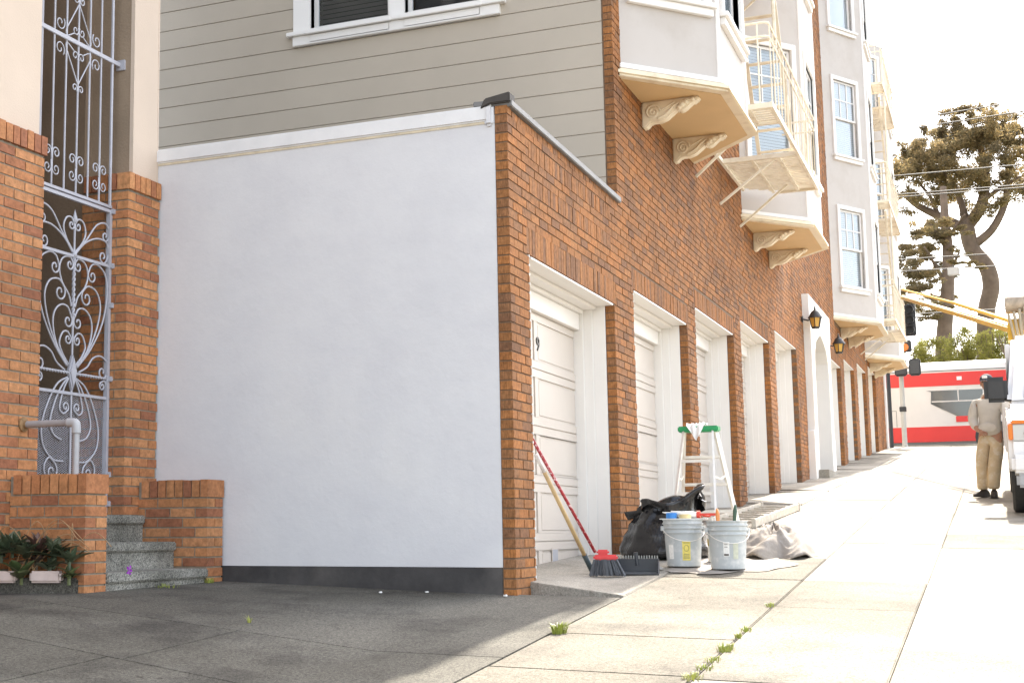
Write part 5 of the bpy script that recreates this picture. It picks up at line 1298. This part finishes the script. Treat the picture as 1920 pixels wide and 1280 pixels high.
MB().box(BX0-.02, BX0-.0145, -2.7, -1.15, BZ+1.60, BZ+1.635).build('window_bar', M['busw'], wn); MB().box(BX0-.02, BX0-.0145, -1.98, -1.95, BZ+1.635, BZ+1.97).build('window_bar', M['busw'], wn)
for k in range(3):
    y0 = -2.95-k*1.6; wn = MB().box(BX0-.014, BX0+.01, y0-1.45, y0, BZ+1.12, BZ+1.98).build('window', M['glass_d'], bus); MB().box(BX0-.02, BX0-.0145, y0-1.45, y0, BZ+1.6, BZ+1.635).build('window_bar', M['busw'], wn)
MB().box(BX0-.02, BX0-.001, -2.35, -1.86, BZ+.93, BZ+1.12).build('marker_panel', M['busr'], bus)
MB().box(BX0-.02, BX0-.0125, -2.1, -1.95, BZ+2.3, BZ+2.42).build('roof_marker', M['label_w'], bus)
for y in (-.05, .75): MB().box(BX0-.006, BX0+.01, y, y+.012, BZ+.82, BZ+1.35).build('panel_seam', M['plastic'], bus)
MB().box(BX0-.006, BX0+.01, -.05, 3.5, BZ+1.35, BZ+1.362).build('panel_seam', M['plastic'], bus)
for y in (-2.95, -7.0):
    MB().lathe([(0, -.1), (.55, -.1), (.55, .02), (0, .02)], (BX0+.08, y, BZ+.42), 24, 'X').build('wheel_arch', M['plastic'], bus)
    w = MB(); w.lathe([(.2, -.13), (.46, -.13), (.48, -.1), (.48, .1), (.46, .13), (.2, .13)], (BX0+.12, y, BZ+.48), 24, 'X'); wh = w.build('wheel', M['tyre'], bus, smooth=True, autos=40)
    w = MB(); w.lathe([(0, -.1), (.2, -.1), (.25, -.05), (.25, .1), (0, .1)], (BX0+.12, y, BZ+.48), 20, 'X'); w.build('rim', M['chrome'], wh)

# ---- traffic signal at the corner
sg = thing('traffic_signal', (38.0, -.42, 2.5), 'traffic signal with black heads on a grey pole at the corner', 'traffic signal')
M['pole'] = paint('grey_pole_paint', (.38,.37,.34), .6, .08, 8, .1, 30)
MB().tube([(38.0, -.42, 2.45), (38.0, -.42, 2.6), (38.0, -.42, 6.5)], [.11, .075, .065], 10).build('pole', M['pole'], sg)
b = MB(); b.box(37.75, 38.0, -.95, -.6, 5.95, 6.95); h1 = b.build('signal_head', M['plastic'], sg, bevel=.03)
for k in range(3):
    b = MB(); b.tube([(37.74, -.78, 6.13+k*.32), (37.5, -.78, 6.11+k*.32)], .13, 12, cap=False); b.build('visor', M['plastic'], h1, smooth=True)
b = MB(); b.bar((38, -.42, 6.3), (37.9, -.62, 6.3), .05); b.build('arm', M['pole'], sg)
b = MB(); b.box(37.78, 37.95, -.78, -.38, 5.45, 5.82); a1 = b.build('beacon_box', M['plastic'], sg, bevel=.03)
b = MB(); b.lathe([(0, -.02), (.1, -.015), (.13, .02), (0, .02)], (37.77, -.58, 5.6), 16, 'X'); b.build('amber_lens', M['orange'], a1)
for (y0, y1) in ((-.62, -.26), (-1.02, -.68)):
    b = MB(); b.box(37.55, 37.8, y0, y1, 4.68, 5.2); w1 = b.build('pedestrian_head', M['plastic'], sg, bevel=.04)
    MB().box(37.53, 37.55, y0+.04, y1-.04, 4.73, 5.15).build('screen', flat('dim_screen', (.05,.05,.05), .3) if 'dim_screen' not in bpy.data.materials else bpy.data.materials['dim_screen'], w1)
b = MB(); b.bar((38, -.42, 5.0), (37.7, -.42, 5.0), .04); b.bar((38, -.42, 4.95), (37.7, -.8, 4.95), .04); b.build('arm', M['pole'], sg)
b = MB(); b.box(37.9, 38.1, -.52, -.32, 3.6, 3.75); b.build('push_button', M['plastic'], sg, bevel=.01)

# ---- overhead wires of the cross street
M['wire'] = flat('dark_wire', (.06,.055,.05), .6)
def wire(px, z0, z1, label, x=46, r=.022):
    b = MB(); P = []
    for i in range(25):
        f = i/24; y = 14-34*f; sag = -.5*math.sin(math.pi*f); P.append((x, y, z0+(z1-z0)*((14-y-11.3)/8.0)+0*sag))
    b.tube(P, r, 5); tag(b.build('overhead_wire', M['wire'], smooth=True), label, 'wire', 'overhead wires across the street')
# z at the left (y=2.7) and at the right (y=-5.3) ends of what shows
for (za, zb_, lab) in ((15.8, 16.2, 'highest overhead wire, above the tree'), (15.5, 15.9, 'second highest overhead wire'), (14.9, 15.35, 'dark third wire, just above the tree top'), (14.6, 14.95, 'fourth wire from the top'),
                       (13.05, 12.95, 'pale wire crossing the upper tree crown'), (12.35, 12.2, 'upper of two close wires across the tree crown'), (12.25, 12.1, 'lower of two close wires across the tree crown'),
                       (9.9, 9.75, 'wire crossing below the tree crown where the trunks fork'), (9.45, 9.3, 'wire with a small box hanging from it'), (7.8, 7.75, 'lowest wire, just above the hedge')):
    wire(0, za, zb_, lab)
wb = thing('wire_box', (46, -1.9, 9.1), 'small pale box hanging from the overhead wire in front of the trees', 'box')
MB().box(45.9, 46.1, -2.15, -1.75, 9.1, 9.4).build('case', M['pole'], wb, bevel=.03); MB().tube([(46, -1.95, 9.4), (46, -1.95, 9.5)], .02, 6).build('hanger', M['wire'], wb)

# ================================================================== TREES AND HEDGE
def foliage(clumps, n_per, size, flat_=.8, two=True):
    """leaf-sized faces spread through clumps (cx,cy,cz,rx,ry,rz)"""
    V_ = []; tot = 0
    for (cx, cy, cz, rx, ry, rz, k) in clumps:
        n = int(n_per*k); u = rng.normal(size=(n, 3)); u /= np.linalg.norm(u, axis=1)[:, None]; u *= (rng.random(n)**.45)[:, None]
        c = np.array([cx, cy, cz])+u*np.array([rx, ry, rz])
        a = rng.normal(size=(n, 3)); a /= np.linalg.norm(a, axis=1)[:, None]; a[:, 2] *= flat_
        t = np.cross(a, rng.normal(size=(n, 3))); t /= np.linalg.norm(t, axis=1)[:, None]
        s = size*(.5+rng.random(n))[:, None]
        V_.append(np.stack([c-a*s-t*s*.32, c+a*s-t*s*.12, c+a*s*.9+t*s*.25, c-a*s*.8+t*s*.36], axis=1))
    return np.concatenate(V_)
def mesh_quads(name, Q, mat, parent):
    o = Vector((0,0,0)); p = parent
    while p is not None: o += p.location; p = p.parent
    n = len(Q); me = bpy.data.meshes.new(name); me.vertices.add(n*4); me.loops.add(n*4); me.polygons.add(n)
    me.vertices.foreach_set('co', (Q.reshape(-1, 3)-np.array(o)).ravel()); me.loops.foreach_set('vertex_index', np.arange(n*4)); me.polygons.foreach_set('loop_start', np.arange(n)*4); me.polygons.foreach_set('loop_total', np.full(n, 4)); me.update(); me.validate()
    me.materials.append(mat); ob = bpy.data.objects.new(name, me); COL.objects.link(ob); ob.parent = parent; return ob
def foliage_mat(name, cols, trans=.35):
    m, t, b = new_mat(name); g = t.nodes.new('ShaderNodeNewGeometry'); r = ramp(t, [(i/(len(cols)-1), c) for i, c in enumerate(cols)]); t.links.new(g.outputs['Random Per Island'], r.inputs[0])
    b.inputs['Roughness'].default_value = .65; b.inputs['Specular IOR Level'].default_value = .25
    n1 = noise(t, .7, 3); r2 = ramp(t, [(.35, (.75,.75,.8)), (.65, (1.2,1.15,1.0))]); t.links.new(n1, r2.inputs[0]); c = mixc(t, 1, r.outputs[0], r2.outputs[0], 'MULTIPLY'); t.links.new(c, b.inputs['Base Color'])
    tl = N(t, 'ShaderNodeBsdfTranslucent'); t.links.new(c, tl.inputs[0]); mx = N(t, 'ShaderNodeMixShader'); mx.inputs[0].default_value = trans
    out = [n for n in t.nodes if n.type == 'OUTPUT_MATERIAL'][0]; t.links.new(b.outputs[0], mx.inputs[1]); t.links.new(tl.outputs[0], mx.inputs[2]); t.links.new(mx.outputs[0], out.inputs[0]); return m
M['pine'] = foliage_mat('cypress_foliage', [(.15,.135,.08),(.26,.2,.11),(.38,.28,.14),(.19,.17,.095)], .55)
M['hedge'] = foliage_mat('hedge_foliage', [(.28,.29,.07),(.36,.35,.09),(.42,.38,.12),(.3,.3,.08)], .7)
M['bark'] = paint('tree_bark', (.17,.12,.085), .95, .25, 2.5, .8, 8)
def limb(b, pts, r0, r1, n=8):
    P = catmull(pts, 5); k = len(P); b.tube(P, [r0+(r1-r0)*i/(k-1) for i in range(k)], n)
# positions across the park, in metres (lateral, height)
DX = 66.0
def far(y, z, X=DX): return Vector((X, y, z))
t1 = thing('cypress_tree', (DX, -2.73, 2.5), 'large cypress with bent bare trunk and wide flat crown', 'tree', 'trees in the park')
b = MB()
limb(b, [far(-2.64, 5.88), far(-2.84, 10.06), far(-3.17, 11.62), far(-3.04, 12.69), far(-2.43, 13.68), far(-2.25, 14.91)], .42, .36)
limb(b, [far(-2.25, 14.78), far(-2.93, 15.65), far(-3.24, 16.97), far(-3.18, 18.33), far(-2.95, 19.45)], .33, .12)
limb(b, [far(-2.24, 14.64), far(-1.25, 15.28), far(-0.05, 16.08), far(0.66, 16.84)], .28, .1)
limb(b, [far(-2.25, 14.78), far(-2.13, 15.73), far(-1.83, 16.85), far(-1.26, 17.73)], .22, .08)
limb(b, [far(-2.43, 13.76), far(-3.39, 14.53), far(-4.06, 15.81), far(-4.26, 17.13), far(-4.54, 17.9)], .24, .08)
limb(b, [far(-3.12, 16.04), far(-3.99, 16.62), far(-4.85, 17.06)], .14, .05)
limb(b, [far(-1.01, 15.44), far(-0.69, 16.42), far(-0.12, 17.31)], .12, .05)
tk = b.build('trunk', M['bark'], t1, smooth=True)
random.seed(4)
def clump(y_, z_, r, k=1, X=DX, fl=.55):
    p = far(y_, z_, X+random.uniform(-2.5, 2.5)); return (p.x, p.y, p.z, r*1.1, r, r*fl, k)
cl = []
for (x, y, r, k) in [(-1.97,20.34,0.75,1),(-2.1,19.55,1.0,1.3),(-1.48,19.49,0.6,0.6),(-1.03,19.35,0.7,0.8),(-0.57,18.77,0.9,1),(0.56,18.77,0.7,0.8),(0.05,18.85,0.6,0.6),(-0.18,18.41,1.2,1.5),(-1.31,18.69,1.3,1.8),(-2.18,18.72,1.4,2),(-3.09,19.71,0.9,1),(-3.59,20.05,0.9,1.1),(-3.92,19.47,1.1,1.4),(-4.4,19.54,0.7,0.8),(-3.29,19.0,1.2,1.6),(-4.11,18.63,1.3,1.6),(-4.7,18.56,0.9,1),(-4.97,19.06,0.7,0.8),(-5.27,18.09,1.2,1),(0.6,17.94,1.1,1.4),(-0.26,17.57,1.4,1.8),(-1.25,17.6,1.5,2),(-2.25,17.76,1.5,2),(-3.35,17.9,1.4,1.8),(-4.29,17.66,1.2,1.3),(-4.87,17.33,1.1,1),(0.52,17.1,1.2,1.5),(-0.59,16.84,1.2,1.3),(-1.83,16.99,1.2,1.2),(-2.43,16.78,0.9,0.7),(-3.77,16.91,1.2,1.4),(-2.93,17.0,0.8,0.6),(-4.59,16.69,1.0,0.8),(0.44,16.27,0.8,0.6),(-0.67,16.02,0.8,0.5),(-1.42,16.21,0.7,0.4),(0.73,15.47,0.9,0.7),(-0.01,15.26,0.8,0.6),(-0.74,15.05,0.9,0.7),(-2.71,15.27,0.9,0.5),(-3.3,15.08,0.7,0.4),(-1.69,16.59,0.9,0.6),(-3.91,15.29,0.6,0.3),(-4.43,16.04,0.6,0.3)]:
    cl.append(clump(x+random.uniform(-.11,.11), y+random.uniform(-.11,.11), r*.9, k))
sub = []
for c in cl:        # ragged sub-clumps
    for q in range(11):
        a = random.uniform(0, 6.28); h = random.uniform(-.8, 1.25); rr = random.uniform(.5, 1.12)
        sub.append((c[0]+c[3]*rr*math.cos(a)*.8, c[1]+c[4]*rr*math.sin(a)*.95, c[2]+c[5]*h, .26*c[3]+.06, .26*c[4]+.06, .42*c[5]+.05, c[6]*.22))
cr_ = mesh_quads('crown', foliage(sub+[(*c[:3], c[3]*.75, c[4]*.75, c[5]*.75, c[6]*.3) for c in cl], 950, .055), M['pine'], t1)
t2 = thing('pine_tree', (DX-4, -0.98, 2.5), 'darker straight-trunked pine standing left of the bent cypress', 'tree', 'trees in the park')
b = MB(); X2 = DX-4
limb(b, [far(-0.81, 5.64, X2), far(-1.02, 8.64, X2), far(-1.27, 10.64, X2), far(-1.43, 12.67, X2), far(-1.39, 14.46, X2), far(-1.39, 16.01, X2)], .42, .14)
for (x0, y0, x1, y1) in ((-1.32, 11.15, -0.45, 13.01), (-1.33, 11.65, -1.94, 12.62), (-1.2, 10.14, 0.01, 10.99), (-1.45, 12.92, -0.63, 14.28), (-1.4, 13.44, -2.27, 14.38), (-1.22, 9.63, 0.2, 9.73), (-1.04, 8.13, -0.44, 8.67)):
    limb(b, [far(x0, y0, X2), far((x0+x1)/2, (y0+y1)/2+.1, X2), far(x1, y1, X2-1)], .13, .04, 6)
b.build('trunk', M['bark'], t2, smooth=True)
cl = []
for (x, y, r, k) in [(0.37,13.08,1.0,1),(-0.22,13.16,1.0,1),(-0.82,13.36,0.9,0.8),(0.3,12.3,1.0,1.1),(-0.41,12.24,1.0,1.1),(-0.99,12.32,0.8,0.6),(0.46,11.54,1.1,1.2),(-0.24,11.36,1.2,1.3),(-0.82,11.18,0.9,0.7),(0.5,10.77,0.9,0.9),(-0.08,10.47,1.0,0.9),(-0.53,10.19,0.8,0.5),(-1.95,12.88,0.6,0.4),(-2.49,12.32,0.5,0.3),(-1.89,11.86,0.5,0.3),(-0.02,13.82,0.9,0.8),(-0.5,9.68,0.7,0.4),(-1.57,10.24,0.4,0.2),(-1.07,13.72,0.8,0.5),(-1.76,13.66,0.7,0.4),(-0.5,13.9,0.9,0.6)]:
    cl.append(clump(x, y, r*.85, k, X2))
sub = []
for c in cl:
    for q in range(6):
        a = random.uniform(0, 6.28); rr = random.uniform(.5, 1.1); sub.append((c[0]+c[3]*rr*math.cos(a)*.8, c[1]+c[4]*rr*math.sin(a), c[2]+c[5]*random.uniform(-.9, .9), c[3]*.45, c[4]*.5, c[5]*.35, c[6]*.45))
mesh_quads('crown', foliage(sub, 760, .058, .5), M['pine'], t2)
# hedge shrubs behind the bus, each its own
XH = 56
for i, (hy, hz_, w, h) in enumerate(((-0.1, 7.44, 1.0, 0.9), (-0.76, 7.7, 1.1, 1.1), (-1.47, 7.73, 1.1, 1.15), (-2.11, 7.74, 1.0, 1.2), (-2.75, 7.82, 1.0, 1.3), (-3.32, 7.9, 1.0, 1.3), (-3.88, 7.69, 1.0, 1.2), (-4.49, 7.49, 1.1, 1.2), (-1.1, 6.87, 1.4, 1.0), (-2.37, 6.8, 1.4, 1.0), (-3.62, 6.74, 1.4, 1.0), (-5.05, 6.66, 1.6, 1.2))):
    p = far(hy, hz_, XH+(i % 3)); sh = thing('hedge_shrub', (p.x, p.y, 2.55), ('yellow-green shrub number in the hedge'), 'shrub', 'hedge behind the bus')
    sh['label'] = ['lowest yellow-green shrub at the left end of the hedge, by the signal', 'second yellow-green shrub from the signal along the hedge top', 'rounded yellow-green shrub under the straight pine trunk', 'shrub left of the foot of the bent trunk', 'tall shrub right below the bent trunk', 'shrub under the middle of the yellow boom', 'shrub just left of the boom knuckle', 'shrub behind the truck roof', 'low front shrub over the left of the bus roof', 'low front shrub over the middle of the bus roof', 'low front shrub over the right of the bus roof', 'wide shrub hidden behind the truck'][i]
    b = MB()
    for q in range(5): limb(b, [(p.x, p.y+random.uniform(-.1,.1), 2.5), (p.x+random.uniform(-.3,.3), p.y+random.uniform(-.4,.4), (2.5+p.z)/2), (p.x+random.uniform(-.5,.5), p.y+random.uniform(-.7,.7), p.z+h*.3)], .05, .015, 5)
    b.build('stems', M['bark'], sh)
    cl = [(p.x, p.y, (p.z+2.6)/2, .9, w*.8, (p.z-2.6)/2, 1.0)]
    for q in range(16):
        a = random.uniform(0, 6.28); cl.append((p.x+random.uniform(-.5,.5), p.y+w*.8*math.cos(a)*random.random()**.5, p.z+random.uniform(-.9, h*.55)-.35*abs(math.cos(a)), .33, .3, .34, .4))
    mesh_quads('crown', foliage(cl, 650, .045, .9), M['hedge'], sh)

man.scale = (.93, .93, .93)
